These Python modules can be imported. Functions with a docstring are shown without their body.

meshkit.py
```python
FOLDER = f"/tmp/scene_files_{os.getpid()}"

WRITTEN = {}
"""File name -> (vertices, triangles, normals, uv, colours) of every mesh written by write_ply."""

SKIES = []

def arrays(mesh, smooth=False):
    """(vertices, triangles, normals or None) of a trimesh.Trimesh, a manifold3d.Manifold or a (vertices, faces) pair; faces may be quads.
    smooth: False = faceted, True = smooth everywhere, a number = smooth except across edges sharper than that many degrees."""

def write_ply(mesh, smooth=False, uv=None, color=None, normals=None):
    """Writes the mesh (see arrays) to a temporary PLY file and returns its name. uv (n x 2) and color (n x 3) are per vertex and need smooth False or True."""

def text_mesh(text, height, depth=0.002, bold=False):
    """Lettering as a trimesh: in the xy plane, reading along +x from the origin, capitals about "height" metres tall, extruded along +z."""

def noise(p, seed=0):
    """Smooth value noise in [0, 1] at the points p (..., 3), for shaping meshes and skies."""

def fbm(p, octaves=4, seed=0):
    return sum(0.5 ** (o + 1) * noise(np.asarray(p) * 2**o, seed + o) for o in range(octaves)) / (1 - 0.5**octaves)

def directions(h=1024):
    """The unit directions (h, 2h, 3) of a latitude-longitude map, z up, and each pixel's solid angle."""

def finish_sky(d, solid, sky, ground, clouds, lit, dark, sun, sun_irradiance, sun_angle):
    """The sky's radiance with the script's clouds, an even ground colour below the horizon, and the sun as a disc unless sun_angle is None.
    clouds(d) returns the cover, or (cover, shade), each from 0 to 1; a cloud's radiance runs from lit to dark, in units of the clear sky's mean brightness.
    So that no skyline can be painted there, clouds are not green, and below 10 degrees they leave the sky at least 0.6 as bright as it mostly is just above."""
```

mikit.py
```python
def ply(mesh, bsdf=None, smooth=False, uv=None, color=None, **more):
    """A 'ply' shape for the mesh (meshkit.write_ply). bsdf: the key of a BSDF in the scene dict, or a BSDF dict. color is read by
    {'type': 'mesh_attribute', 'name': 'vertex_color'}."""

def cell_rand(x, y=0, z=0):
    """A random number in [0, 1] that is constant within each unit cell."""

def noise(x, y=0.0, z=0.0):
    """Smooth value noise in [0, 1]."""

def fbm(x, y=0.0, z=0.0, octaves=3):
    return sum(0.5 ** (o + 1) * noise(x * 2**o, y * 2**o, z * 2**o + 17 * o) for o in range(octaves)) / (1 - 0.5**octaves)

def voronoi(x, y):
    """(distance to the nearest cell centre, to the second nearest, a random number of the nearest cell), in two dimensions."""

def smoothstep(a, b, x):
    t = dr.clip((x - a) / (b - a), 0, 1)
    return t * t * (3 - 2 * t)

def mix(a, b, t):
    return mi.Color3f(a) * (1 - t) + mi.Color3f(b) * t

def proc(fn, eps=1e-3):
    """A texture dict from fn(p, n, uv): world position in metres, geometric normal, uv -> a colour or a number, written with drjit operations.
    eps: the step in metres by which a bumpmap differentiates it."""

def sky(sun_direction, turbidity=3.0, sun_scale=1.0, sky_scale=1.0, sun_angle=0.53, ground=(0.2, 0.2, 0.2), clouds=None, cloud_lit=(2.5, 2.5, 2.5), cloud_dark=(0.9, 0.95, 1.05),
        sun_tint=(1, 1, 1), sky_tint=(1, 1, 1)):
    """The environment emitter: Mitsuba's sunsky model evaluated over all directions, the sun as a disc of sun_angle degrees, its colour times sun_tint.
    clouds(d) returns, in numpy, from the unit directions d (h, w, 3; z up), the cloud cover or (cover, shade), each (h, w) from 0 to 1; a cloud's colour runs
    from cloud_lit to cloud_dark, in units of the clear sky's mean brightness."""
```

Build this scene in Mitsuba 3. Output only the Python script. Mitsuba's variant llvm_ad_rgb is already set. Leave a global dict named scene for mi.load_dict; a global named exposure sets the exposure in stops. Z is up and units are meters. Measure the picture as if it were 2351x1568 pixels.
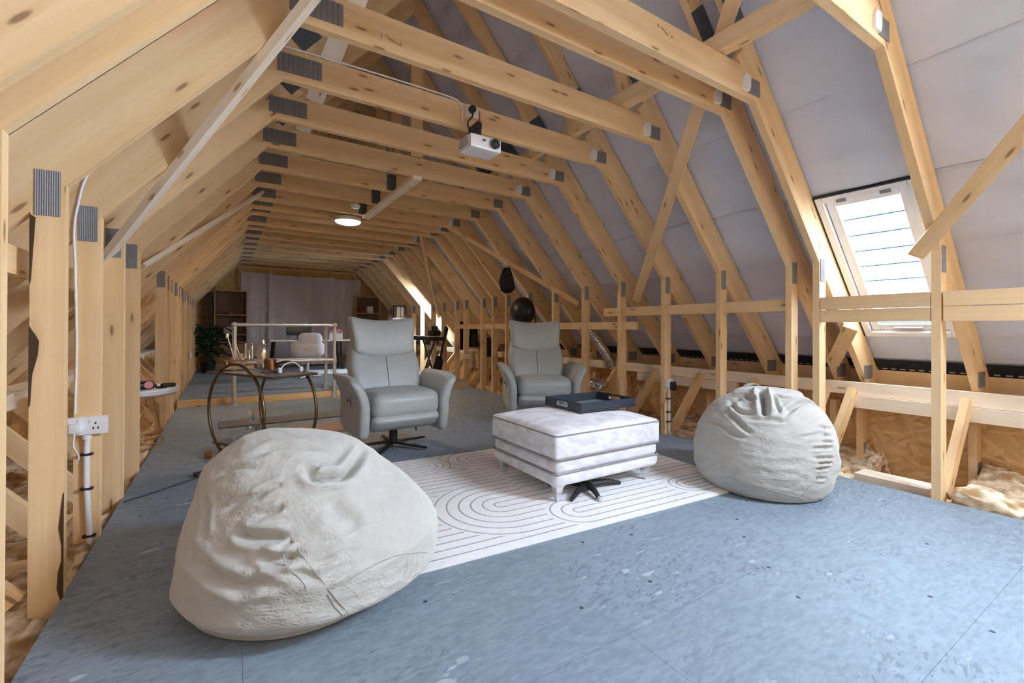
import math, random
import numpy as np, trimesh, mitsuba as mi, drjit as dr, mikit, meshkit
from mikit import noise, fbm, voronoi, cell_rand, smoothstep, mix
from scipy.spatial import cKDTree
T = mi.ScalarTransform4f
PI = math.pi
rng = np.random.default_rng(7)
scene, labels = {}, {}

# ------------------------------------------------------------------ camera, light, exposure
W_, H_, FOC = 2351, 1568, 1041.75
PSI, PITCH, ROLL, CAMZ = 0.5641, 0.0041, 0.0035, 1.0379
F = np.array([math.sin(PSI) * math.cos(PITCH), math.cos(PSI) * math.cos(PITCH), math.sin(PITCH)])
R0 = np.array([math.cos(PSI), -math.sin(PSI), 0.0]); U0 = np.cross(R0, F)
UP = U0 * math.cos(ROLL) - R0 * math.sin(ROLL)
scene['camera'] = {'type': 'perspective', 'fov_axis': 'x', 'fov': 2 * math.degrees(math.atan(W_ / 2 / FOC)), 'near_clip': 0.05, 'far_clip': 100.0,
                   'principal_point_offset_x': (W_ / 2 - 1176.0) / W_, 'principal_point_offset_y': (H_ / 2 - 750.8) / H_,
                   'to_world': T().look_at(origin=[0, 0, CAMZ], target=[*(np.array([0, 0, CAMZ]) + F)], up=[*UP])}
exposure = 0.86
DAY = np.array([0.83, 1.0, 1.23])            # daylight through the roof windows' blinds
WINDOW_RADIANCE = {1: 6.5, 2: 22.0, 3: 60.0, 4: 14.0}  # last two windows are out of view, placed to light the foreground
LAMP = np.array([1.0, 0.75, 0.54]) * 95.0

# ------------------------------------------------------------------ materials
def mat(key, d, two=True):
    scene['m_' + key] = {'type': 'twosided', 'b': d} if two else d
def rgb(c): return {'type': 'rgb', 'value': [float(x) for x in c]}
def plain(key, c, rough=0.6, spec=0.4, metal=0.0, **k):
    mat(key, {'type': 'principled', 'base_color': rgb(c), 'roughness': rough, 'specular': spec, 'metallic': metal, **k})
def proc(key, fn, rough=0.6, spec=0.35, bump=None, bscale=1.0, eps=1e-3, **k):
    d = {'type': 'principled', 'base_color': mikit.proc(fn), 'roughness': rough, 'specular': spec, **k}
    if bump is not None:
        d = {'type': 'bumpmap', 'arbitrary': mikit.proc(bump, eps), 'scale': bscale, 'bsdf': d}
    mat(key, d)

def wood_fn(light, dark, knot):
    def fn(p, n, uv):
        part = dr.floor(uv.y / 10)
        seed = cell_rand(dr.select(part < 50, dr.floor(p.y / 0.3), 0), part, 3)
        x = uv.x + seed * 37; y = uv.y - 10 * part + seed * 11
        wob = noise(x * 0.7, y * 5, part) * 0.9
        rings = 0.5 + 0.5 * dr.sin((y * 42 + wob * 9 + seed * 6))
        streak = fbm(x * 2.2, y * 95, 1.5)
        d, d2, r = voronoi(x * 2.6, y * 11)
        kn = smoothstep(0.11, 0.05, d) * dr.select(r > 0.62, 1.0, 0.0)
        halo = smoothstep(0.36, 0.06, d) * dr.select(r > 0.62, 1.0, 0.0)
        c = mix(light, dark, dr.clip(0.28 * rings + 0.55 * streak - 0.1 + 0.25 * (seed - 0.5), 0, 1))
        c = c * (0.93 + 0.14 * cell_rand(part, dr.floor(seed * 1000), 8))
        c = mix(c, dark, 0.45 * halo)
        return mix(c, knot, 0.72 * kn)
    return fn
proc('spruce', wood_fn((0.82, 0.60, 0.35), (0.62, 0.39, 0.175), (0.16, 0.08, 0.035)), 0.62, 0.25)
proc('pale_wood', wood_fn((0.90, 0.81, 0.67), (0.77, 0.63, 0.46), (0.3, 0.17, 0.08)), 0.62, 0.25)

def osb_fn(p, n, uv):
    a = p.y + p.x * 0.7; b = p.z
    out = mi.Color3f(0.66, 0.43, 0.19)
    for k, (ang, w) in enumerate(((0.25, 0.9), (-0.5, 0.8), (1.1, 0.55))):
        u = (a * math.cos(ang) + b * math.sin(ang)) * 9 + k * 7; v = (b * math.cos(ang) - a * math.sin(ang)) * 42 + 2.5 * noise(a * 6, b * 6, k)
        d, d2, r = voronoi(u, v)
        m = dr.select(r > 0.45, 1.0, 0.0) * smoothstep(0.02, 0.12, d2 - d) * w
        out = mix(out, mix((0.86, 0.64, 0.36), (0.50, 0.29, 0.10), cell_rand(dr.floor(r * 997), k, 4)), m * 0.8)
    return out
proc('osb', osb_fn, 0.6, 0.3)

def floor_fn(p, n, uv):
    a = p.x * 0.94 + p.y * 0.34; b = p.y * 0.94 - p.x * 0.34
    big = fbm(p.x * 0.9, p.y * 0.9, 1)
    wear = smoothstep(0.42, 0.68, fbm(p.x * 2.3 + 5, p.y * 2.3, 3))
    d, d2, r = voronoi(p.x * 17 + 2 * noise(p.x * 9, p.y * 9), p.y * 40 + 3 * noise(p.x * 7, p.y * 7, 4))
    strand = (r - 0.5) * smoothstep(0.0, 0.2, d2 - d)
    st = fbm(p.x * 30, p.y * 85, 2)
    c = mix((0.168, 0.212, 0.252), (0.230, 0.280, 0.324), dr.clip(big * 0.7 + st * 1.0 - 0.4, 0, 1))
    c = c * (1 + 0.13 * strand)
    dk = smoothstep(0.61, 0.74, fbm(a * 34 + 9, b * 95 + 4 * noise(a * 9, b * 9, 7), 6)) * (0.08 + 0.92 * wear)
    c = mix(c, (0.085, 0.115, 0.14), 0.5 * dk)
    lt = smoothstep(0.76, 0.83, fbm(p.x * 11 + 40, p.y * 34, 9)) * wear
    c = mix(c, (0.5, 0.54, 0.58), 0.5 * lt)
    e, e2, s = voronoi(p.x * 2.6 + 3, p.y * 2.6)
    nail = smoothstep(0.028, 0.016, e) * dr.select(s > 0.45, 1.0, 0.0)
    return mix(c, (0.03, 0.035, 0.045), 0.9 * nail)
def floor_bump(p, n, uv):
    d, d2, r = voronoi(p.x * 17 + 2 * noise(p.x * 9, p.y * 9), p.y * 40 + 3 * noise(p.x * 7, p.y * 7, 4))
    return r * 0.6 + 0.4 * fbm(p.x * 30, p.y * 85, 2)
proc('floor_paint', floor_fn, 0.55, 0.32, floor_bump, 0.0012, 2e-3)

def membrane_fn(p, n, uv):
    s = fbm(p.y * 1.3, p.z * 5, 2)
    return mix((0.58, 0.61, 0.69), (0.68, 0.71, 0.79), s)
proc('membrane', membrane_fn, 0.7, 0.2)

def wool_fn(p, n, uv):
    s = fbm(p.x * 16, p.y * 16, p.z * 30, octaves=4)
    return mix((0.34, 0.21, 0.10), (0.80, 0.68, 0.50), smoothstep(0.25, 0.75, s))
proc('wool', wool_fn, 0.95, 0.0)

def canvas_fn(p, n, uv):
    return mix((0.41, 0.40, 0.365), (0.465, 0.455, 0.42), fbm(p.x * 55, p.y * 55, p.z * 55))
def canvas_bump(p, n, uv):
    return fbm(p.x * 13, p.y * 13, p.z * 30, octaves=4) + 0.25 * noise(p.x * 190, p.y * 190, p.z * 190)
proc('canvas', canvas_fn, 0.85, 0.1, canvas_bump, 0.009, 2e-3, sheen=0.2)

def leather_bump(p, n, uv):
    return fbm(p.x * 9, p.y * 9, p.z * 9, octaves=3) + 0.12 * noise(p.x * 260, p.y * 260, p.z * 260)
proc('leather', lambda p, n, uv: mix((0.36, 0.395, 0.395), (0.40, 0.435, 0.435), fbm(p.x * 12, p.y * 12, p.z * 12)), 0.42, 0.45, leather_bump, 0.004, 2e-3)

def velvet_fn(p, n, uv):
    s = fbm(p.x * 17 + p.y * 6, p.y * 17, p.z * 24 + p.x * 4, octaves=4)
    return mix((0.57, 0.565, 0.585), (0.72, 0.715, 0.735), smoothstep(0.3, 0.7, s))
proc('velvet', velvet_fn, 0.75, 0.2, sheen=0.6)

RUG_C = np.array([0.675, 1.83]); RUG_A = math.radians(-3.5)
def rug_fn(p, n, uv):
    ca, sa = math.cos(RUG_A), math.sin(RUG_A)
    dx = p.x - float(RUG_C[0]); dy = p.y - float(RUG_C[1])
    u = dx * ca + dy * sa; v = -dx * sa + dy * ca
    s = 0.0665
    line = dr.abs(v / s - 0.4 - dr.floor(v / s - 0.4) - 0.5) * s       # background rows
    groups = [  # axis start u0, v0, first radius, last radius, spacing, end of the arms, direction
        (0.66, 0.49, 0.035, 0.39, 0.069, 1.9, 1), (1.015, 0.21, 0.03, 0.18, 0.066, 2.6, 1), (1.93, 0.215, 0.028, 0.16, 0.05, 2.6, 1),
        (0.90, 1.43, 0.05, 0.27, 0.072, 2.6, 1), (0.52, 1.40, 0.02, 0.18, 0.05, -1.0, -1), (1.75, 1.0, 0.035, 0.33, 0.069, 0.9, -1)]
    for u0, v0, r0, r1, sp, end, sg in groups:
        a = dr.maximum((u0 - u) * sg, 0.0)
        r = dr.sqrt(a * a + (v - v0) * (v - v0))
        q = (r - r0) / sp
        l = dr.abs(q - dr.floor(q + 0.5)) * sp
        inside = (r < r1 + 0.012) & (((end - u) * sg) > 0) if True else None
        l = dr.select(r < r0 - 0.015, 1.0, l)
        line = dr.select(inside, l, line)
    ink = smoothstep(0.0062, 0.0036, line)
    base = mix((0.69, 0.69, 0.685), (0.78, 0.78, 0.77), fbm(p.x * 60, p.y * 60, 2))
    return mix(base, (0.27, 0.265, 0.26), 0.85 * ink)
proc('rug', rug_fn, 0.9, 0.05)

def sheet_fn(p, n, uv):
    return mix((0.60, 0.57, 0.60), (0.70, 0.67, 0.70), noise(p.x * 14, p.z * 0.6, 3))
proc('sheet', sheet_fn, 0.9, 0.05)
def boucle_fn(p, n, uv):
    return mix((0.55, 0.55, 0.56), (0.86, 0.86, 0.87), fbm(p.x * 40, p.y * 40, p.z * 40))
proc('boucle', boucle_fn, 0.95, 0.0)
proc('oak', wood_fn((0.50, 0.31, 0.15), (0.32, 0.17, 0.07), (0.12, 0.06, 0.03)), 0.55, 0.35)
plain('dark_back', (0.13, 0.085, 0.055), 0.6)
plain('dark_wood', (0.06, 0.035, 0.02), 0.5)
plain('plate_steel', (0.27, 0.27, 0.275), 0.55, 0.5, 0.6)
plain('dark_plate', (0.12, 0.135, 0.155), 0.5, 0.5, 0.6)
plain('pipe_steel', (0.68, 0.67, 0.66), 0.42, 0.5, 0.6)
plain('chrome', (0.82, 0.82, 0.83), 0.12, 0.5, 1.0)
plain('bronze', (0.17, 0.125, 0.07), 0.36, 0.5, 0.9)
plain('gold', (0.62, 0.45, 0.20), 0.3, 0.5, 1.0)
plain('white_plastic', (0.80, 0.80, 0.82), 0.35, 0.5)
plain('white_paint', (0.84, 0.85, 0.86), 0.35, 0.5)
plain('grey_plastic', (0.42, 0.42, 0.44), 0.45)
plain('black', (0.012, 0.012, 0.014), 0.4, 0.5)
plain('soft_black', (0.018, 0.017, 0.018), 0.9, 0.1)
plain('charcoal', (0.045, 0.05, 0.058), 0.55)
plain('navy', (0.030, 0.037, 0.052), 0.3, 0.5)
plain('slate_glass', (0.16, 0.19, 0.22), 0.12, 0.6)
plain('vent_black', (0.018, 0.02, 0.026), 0.5)
plain('seam_grey', (0.36, 0.35, 0.325), 0.8, 0.1)
plain('piping', (0.26, 0.25, 0.26), 0.7, 0.2)
plain('grey_mat', (0.13, 0.13, 0.13), 0.9, 0.05)
plain('pink_board', (0.62, 0.45, 0.37), 0.7, 0.2)
plain('blue_plastic', (0.012, 0.05, 0.42), 0.4)
plain('pink', (0.75, 0.30, 0.36), 0.6)
plain('red', (0.25, 0.015, 0.02), 0.6)
plain('foil', (0.75, 0.72, 0.74), 0.22, 0.5, 1.0)
plain('cardboard', (0.55, 0.40, 0.25), 0.85, 0.1)
plain('leaf', (0.012, 0.045, 0.015), 0.5, 0.4)
plain('green', (0.05, 0.14, 0.05), 0.6)
plain('yellow_wood', (0.55, 0.34, 0.07), 0.7, 0.2)
plain('pink_tape', (0.47, 0.17, 0.14), 0.7, 0.2)
plain('grey_tape', (0.40, 0.38, 0.36), 0.7, 0.2)
plain('stamp_ink', (0.46, 0.29, 0.14), 0.8, 0.1)
plain('ink', (0.10, 0.045, 0.02), 0.8, 0.1)
plain('cord_blue', (0.20, 0.34, 0.56), 0.7, 0.1)
plain('copper', (0.45, 0.20, 0.10), 0.35, 0.5, 1.0)
plain('screen', (0.02, 0.022, 0.026), 0.2, 0.5)
scene['m_glass'] = {'type': 'thindielectric', 'int_ior': 1.5}
scene['m_crystal'] = {'type': 'dielectric', 'int_ior': 1.5}

# ------------------------------------------------------------------ helpers
def ply(mesh, bsdf, *a, **k): return mikit.ply(mesh, 'm_' + bsdf, *a, **k)
used = set()
def key_of(name, parent=None):
    base = (parent + '__' if parent else '') + name
    k, i = base, 0
    while k in used:
        i += 1; k = f'{base}_{i:03d}'
    used.add(k)
    return k
def lab(k, label=None, cat=None, group=None, kind=None):
    d = labels.setdefault(k, {})
    for a, v in (('label', label), ('category', cat), ('group', group), ('kind', kind)):
        if v: d[a] = v
    return k
def thing(name, label, cat, group=None, kind=None):
    return lab(key_of(name), label, cat, group, kind)
def obj(name, mesh, bsdf, parent=None, smooth=False, label=None, cat=None, group=None, kind=None, tw=None, **k):
    key = key_of(name, parent)
    shape = dict(mesh) if isinstance(mesh, dict) else (ply((mesh.vertices, mesh.faces), bsdf, uv=mesh.metadata['uv'], **k) if 'uv' in mesh.metadata else ply(mesh, bsdf, smooth, **k))
    if tw is not None: shape['to_world'] = tw
    scene[key] = shape
    if label or cat or kind: lab(key, label, cat, group, kind)
    return key
def cat(*ms): return trimesh.util.concatenate([m for m in ms])
part_no = [0]
def wooduv(v, f, axis, long_y=False, part=None):
    """Splits the mesh into flat triangles with uv = (along the grain, across it), each member with a number of its own."""
    if part is None:
        part_no[0] += 1; part = part_no[0] % 45 + (60 if long_y else 0)
    v = np.asarray(v, float)[np.asarray(f)]
    n = np.cross(v[:, 1] - v[:, 0], v[:, 2] - v[:, 0]); n /= np.linalg.norm(n, axis=1, keepdims=True) + 1e-12
    a = np.asarray(axis, float); a = a / np.linalg.norm(a)
    w = np.cross(n, a); l = np.linalg.norm(w, axis=1, keepdims=True)
    w = np.where(l > 0.3, w / np.maximum(l, 1e-9), np.cross(n, [0.31, 0.9, 0.2]))
    sgn = np.sign(w @ np.array([0.5, 0.3, 0.8]) + 1e-9)[:, None]; w = w * sgn
    side = np.abs(n @ np.array([1.3, 2.1, 0.7]))
    u = v @ a; q = np.einsum('tij,tj->ti', v, w)
    q = np.mod(q + side[:, None] * 0.37, 1000) 
    q = q - np.floor(q.mean(1) / 9)[:, None] * 9
    q = np.clip(q, 0.01, 9.9)
    m = trimesh.Trimesh(v.reshape(-1, 3), np.arange(len(v) * 3).reshape(-1, 3), process=False)
    m.metadata['uv'] = np.stack([u.reshape(-1), q.reshape(-1) + 10 * part], 1)
    return m
def prism(poly, y0, y1, axis):
    """Convex polygon in (x, z), extruded in y: a truss timber."""
    p = np.asarray(poly, float); n = len(p)
    area = 0.5 * np.sum(p[:, 0] * np.roll(p[:, 1], -1) - np.roll(p[:, 0], -1) * p[:, 1])
    if area < 0: p = p[::-1]
    v = np.vstack([np.c_[p[:, 0], np.full(n, y0), p[:, 1]], np.c_[p[:, 0], np.full(n, y1), p[:, 1]]])
    f = [[0, i, i + 1] for i in range(1, n - 1)] + [[n, n + i + 1, n + i] for i in range(1, n - 1)]
    for i in range(n):
        j = (i + 1) % n
        f += [[i, i + n, j], [j, i + n, j + n]]
    return wooduv(v, f, (axis[0], 0, axis[1]))
def box(x0, x1, y0, y1, z0, z1):
    m = trimesh.creation.box((abs(x1 - x0), abs(y1 - y0), abs(z1 - z0)))
    m.apply_translation(((x0 + x1) / 2, (y0 + y1) / 2, (z0 + z1) / 2))
    return m
def wbox(x0, x1, y0, y1, z0, z1, axis=None):
    m = box(x0, x1, y0, y1, z0, z1)
    e = [abs(x1 - x0), abs(y1 - y0), abs(z1 - z0)]
    axis = axis or [float(i == int(np.argmax(e))) for i in range(3)]
    return wooduv(m.vertices, m.faces, axis, long_y=axis[1] > 0.5)
def beam(p0, p1, w, t, up, off=0.0):
    """A timber from p0 to p1, t thick along up, w wide across; shifted by off along up."""
    p0, p1, up = (np.asarray(a, float) for a in (p0, p1, up))
    a = p1 - p0; L = np.linalg.norm(a); a /= L
    up = up - a * (up @ a); up /= np.linalg.norm(up); s = np.cross(a, up)
    m = trimesh.creation.box((L, w, t)); M = np.eye(4)
    M[:3, 0], M[:3, 1], M[:3, 2], M[:3, 3] = a, s, up, (p0 + p1) / 2 + up * off
    m.apply_transform(M)
    return wooduv(m.vertices, m.faces, a, long_y=True)
def rbox(size, r, n=8, puff=(0, 0, 0)):
    """A box with rounded edges and, if wanted, faces that swell outwards (cushions)."""
    sx, sy, sz = (s / 2 for s in size)
    g = np.concatenate([[-1], np.linspace(-1, 1, n + 1)[1:-1], [1]])
    v, f = [], []
    q = []
    for ax in range(3):
        for sg in (-1, 1):
            A, B = np.meshgrid(g, g, indexing='ij')
            c = np.zeros(A.shape + (3,)); c[..., ax] = sg; c[..., (ax + 1) % 3] = A; c[..., (ax + 2) % 3] = B
            b = len(v); v += list(c.reshape(-1, 3)); m = n + 1
            for i in range(m - 1):
                for j in range(m - 1):
                    a0, a1, a2, a3 = b + i * m + j, b + (i + 1) * m + j, b + (i + 1) * m + j + 1, b + i * m + j + 1
                    q += [[a0, a1, a2], [a0, a2, a3]] if sg > 0 else [[a0, a2, a1], [a0, a3, a2]]
    v = np.array(v)
    h = np.array([sx, sy, sz])
    # push grid lines towards the edges so that the rounding gets its own rows
    k = max(r / h.min(), 1e-6)
    v = np.sign(v) * (1 - (1 - np.abs(v)) ** 1.25)
    p = v * h
    inner = np.clip(p, -(h - r), h - r)
    d = p - inner; l = np.linalg.norm(d, axis=1, keepdims=True)
    o = inner + d / np.maximum(l, 1e-9) * np.minimum(r, np.where(l > 0, r, 0))
    u = o / h
    for ax in range(3):
        if puff[ax]:
            w = np.clip(1 - u[:, (ax + 1) % 3] ** 2, 0, 1) * np.clip(1 - u[:, (ax + 2) % 3] ** 2, 0, 1)
            o[:, ax] += np.sign(u[:, ax]) * np.abs(u[:, ax]) * puff[ax] * w ** 0.7
    m = trimesh.Trimesh(o, np.array(q), process=False); m.merge_vertices(digits_vertex=7)
    return m
def at(m, loc=(0, 0, 0), rz=0.0, rx=0.0, ry=0.0):
    m = m.copy()
    M = np.eye(4)
    for ang, ax in ((rx, [1, 0, 0]), (ry, [0, 1, 0]), (rz, [0, 0, 1])):
        if ang: M = trimesh.transformations.rotation_matrix(ang, ax) @ M
    M[:3, 3] += np.asarray(loc, float)
    m.apply_transform(M)
    return m
def tube(points, r, sides=10, caps=True):
    p = np.asarray(points, float); n = len(p)
    r = np.broadcast_to(np.asarray(r, float), (n,))
    t = np.gradient(p, axis=0); t /= np.linalg.norm(t, axis=1, keepdims=True) + 1e-12
    ref = np.array([0, 0, 1.0]) if abs(t[0, 2]) < 0.9 else np.array([1.0, 0, 0])
    a = np.cross(t[0], ref); a /= np.linalg.norm(a)
    ang = np.arange(sides) * 2 * PI / sides; v = []
    for i in range(n):
        a = a - t[i] * (a @ t[i]); a /= np.linalg.norm(a) + 1e-12
        b = np.cross(t[i], a)
        v.append(p[i] + r[i] * (np.cos(ang)[:, None] * a + np.sin(ang)[:, None] * b))
    v = np.vstack(v); f = []
    for i in range(n - 1):
        for j in range(sides):
            k = (j + 1) % sides
            f += [[i * sides + j, i * sides + k, (i + 1) * sides + k], [i * sides + j, (i + 1) * sides + k, (i + 1) * sides + j]]
    if caps:
        b = len(v); v = np.vstack([v, p[0], p[-1]])
        for j in range(sides):
            k = (j + 1) % sides
            f += [[b, k, j], [b + 1, (n - 1) * sides + j, (n - 1) * sides + k]]
    return trimesh.Trimesh(v, np.array(f), process=False)
def bend(points, n=40):
    """A smooth curve through the points (Catmull-Rom)."""
    p = np.asarray(points, float); q = np.vstack([2 * p[0] - p[1], p, 2 * p[-1] - p[-2]]); out = []
    per = max(2, n // (len(p) - 1))
    for i in range(1, len(q) - 2):
        for s in np.linspace(0, 1, per, endpoint=False):
            a, b, c, d = q[i - 1], q[i], q[i + 1], q[i + 2]
            out.append(0.5 * (2 * b + (c - a) * s + (2 * a - 5 * b + 4 * c - d) * s * s + (3 * b - a - 3 * c + d) * s ** 3))
    out.append(p[-1]); return np.array(out)
def lathe(profile, sections=32):
    return trimesh.creation.revolve(np.asarray(profile, float), sections=sections)
def cyl(p0, p1, r, sections=20):
    return tube([p0, p1], r, sections)
def disc(c, r, t, axis='z', sections=40):
    m = trimesh.creation.cylinder(r, t, sections=sections)
    if axis == 'y': m.apply_transform(trimesh.transformations.rotation_matrix(PI / 2, [1, 0, 0]))
    if axis == 'x': m.apply_transform(trimesh.transformations.rotation_matrix(PI / 2, [0, 1, 0]))
    m.apply_translation(c); return m
def grid(nu, nv, fn):
    u, v = np.meshgrid(np.linspace(0, 1, nu), np.linspace(0, 1, nv), indexing='ij')
    p = fn(u, v).reshape(-1, 3)
    i, j = np.meshgrid(np.arange(nu - 1), np.arange(nv - 1), indexing='ij'); b = (i * nv + j).ravel()
    f = np.vstack([np.c_[b, b + nv, b + nv + 1], np.c_[b, b + nv + 1, b + 1]])
    return trimesh.Trimesh(p, f, process=False)
def slab(m, thickness, direction):
    """A sheet given real thickness along a direction."""
    d = np.asarray(direction, float) * thickness
    n = len(m.vertices); v = np.vstack([m.vertices, m.vertices + d])
    f = [m.faces, m.faces[:, ::-1] + n]
    e = m.edges[trimesh.grouping.group_rows(m.edges_sorted, require_count=1)]
    f += [np.c_[e[:, 1], e[:, 0], e[:, 0] + n], np.c_[e[:, 1], e[:, 0] + n, e[:, 1] + n]]
    return trimesh.Trimesh(v, np.vstack(f), process=False)

# ------------------------------------------------------------------ the roof section (x, z), from the photograph's perspective
XL, XR = -0.5216, 3.6875
KL, KR = np.array([XL, 1.584]), np.array([XR, 1.534])       # knees: where a post meets the underside of its rafter
CL, CR = np.array([0.281, 2.519]), np.array([2.840, 2.491])  # collar corners
DEP, PD, TH, CH = 0.22, 0.097, 0.045, 0.185
dL = (CL - KL) / np.linalg.norm(CL - KL); nL = np.array([-dL[1], dL[0]])   # up the slope, outwards
dR = (CR - KR) / np.linalg.norm(CR - KR); nR = np.array([dR[1], -dR[0]])
def sl(side, s, q):
    """Point of the section: s metres up the slope from the knee, q metres outwards from the rafter's underside."""
    return (KL + dL * s + nL * q) if side < 0 else (KR + dR * s + nR * q)
def cross2(a, u, b, v):
    A = np.array([u, -v]).T; return a + u * np.linalg.solve(A, b - a)[0]
APEX = cross2(sl(-1, 0, DEP), dL, sl(1, 0, DEP), dR)          # ridge of the rafters' outer edges
SA_L, SA_R = (APEX - KL) @ dL, (APEX - KR) @ dR
SC_L, SC_R = np.linalg.norm(CL - KL), np.linalg.norm(CR - KR)
EAVE = -1.38
Y_FAR, Y_NEAR = 12.62, -2.3
SHALLOW = 0.08

def v3(p, y): return np.array([p[0], y, p[1]])

# ------------------------------------------------------------------ floor: sheets of painted board
fl = lab('floor', 'grey painted chipboard floor of the loft', kind='structure'); used.add('floor')
STEP_Y, STEP_Z = 7.33, 0.085
xs = np.linspace(-0.5243, 3.70, 4); 
rows = np.arange(0.487 - 0.6 * 5, STEP_Y, 1.2)
g = 0.0005
for j in range(-2, 12):
    y0, y1 = 0.487 + 0.61 * j, 0.487 + 0.61 * (j + 1)
    y0, y1 = max(y0, Y_NEAR), min(y1, STEP_Y - 0.06)
    if y1 - y0 < 0.02: continue
    cuts = [-0.5243, *([1.165, 3.60] if j % 2 == 0 else [0.05, 2.41]), 3.70]
    for a, b in zip(cuts[:-1], cuts[1:]):
        obj('board', box(a + g, b - g, y0 + g, y1 - g, -0.022, 0.0), 'floor_paint', 'floor')
for j in range(0, 9):
    y0, y1 = STEP_Y + 0.6 * j, min(STEP_Y + 0.6 * (j + 1), Y_FAR)
    if y1 - y0 < 0.02: continue
    cuts = [-0.5243, *([1.6] if j % 2 else [0.6, 3.0]), 3.70]
    for a, b in zip(cuts[:-1], cuts[1:]):
        obj('board', box(a + g, b - g, y0 + g, y1 - g, STEP_Z - 0.022, STEP_Z), 'floor_paint', 'floor')
obj('subfloor', box(-2.0, 5.2, Y_NEAR - 0.1, Y_FAR + 0.1, -0.40, -0.36), 'osb', 'floor')
obj('step_edge', wbox(-0.52, 3.69, STEP_Y - 0.05, STEP_Y, -0.005, STEP_Z - 0.001, (1, 0, 0)), 'yellow_wood' if False else 'spruce', 'floor', label='bare wooden edge of the step up to the far floor')

# ------------------------------------------------------------------ end walls
obj('wall_back', box(-2.2, 5.6, Y_NEAR - 0.12, Y_NEAR - 0.02, -0.4, 5.0), 'osb', label='gable wall of boards behind', kind='structure')
wf = lab('wall_far', 'far gable wall of rough boards with timber studs', kind='structure'); used.add('wall_far')
for i, x in enumerate(np.arange(-2.2, 5.4, 1.2)):
    obj('board', box(x + .002, x + 1.198, Y_FAR + 0.02, Y_FAR + 0.05, -0.4, 5.0), 'osb', 'wall_far')
for x in (0.30, 0.95, 1.66, 2.33, 2.95, -0.15, 3.45):
    obj('stud', wbox(x - .04, x + .04, Y_FAR - 0.06, Y_FAR + 0.02, 0.0, 3.2), 'spruce', 'wall_far')
obj('rail', wbox(-0.5, 3.6, Y_FAR - 0.055, Y_FAR + 0.018, 2.47, 2.52, (1, 0, 0)), 'spruce', 'wall_far')

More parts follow.
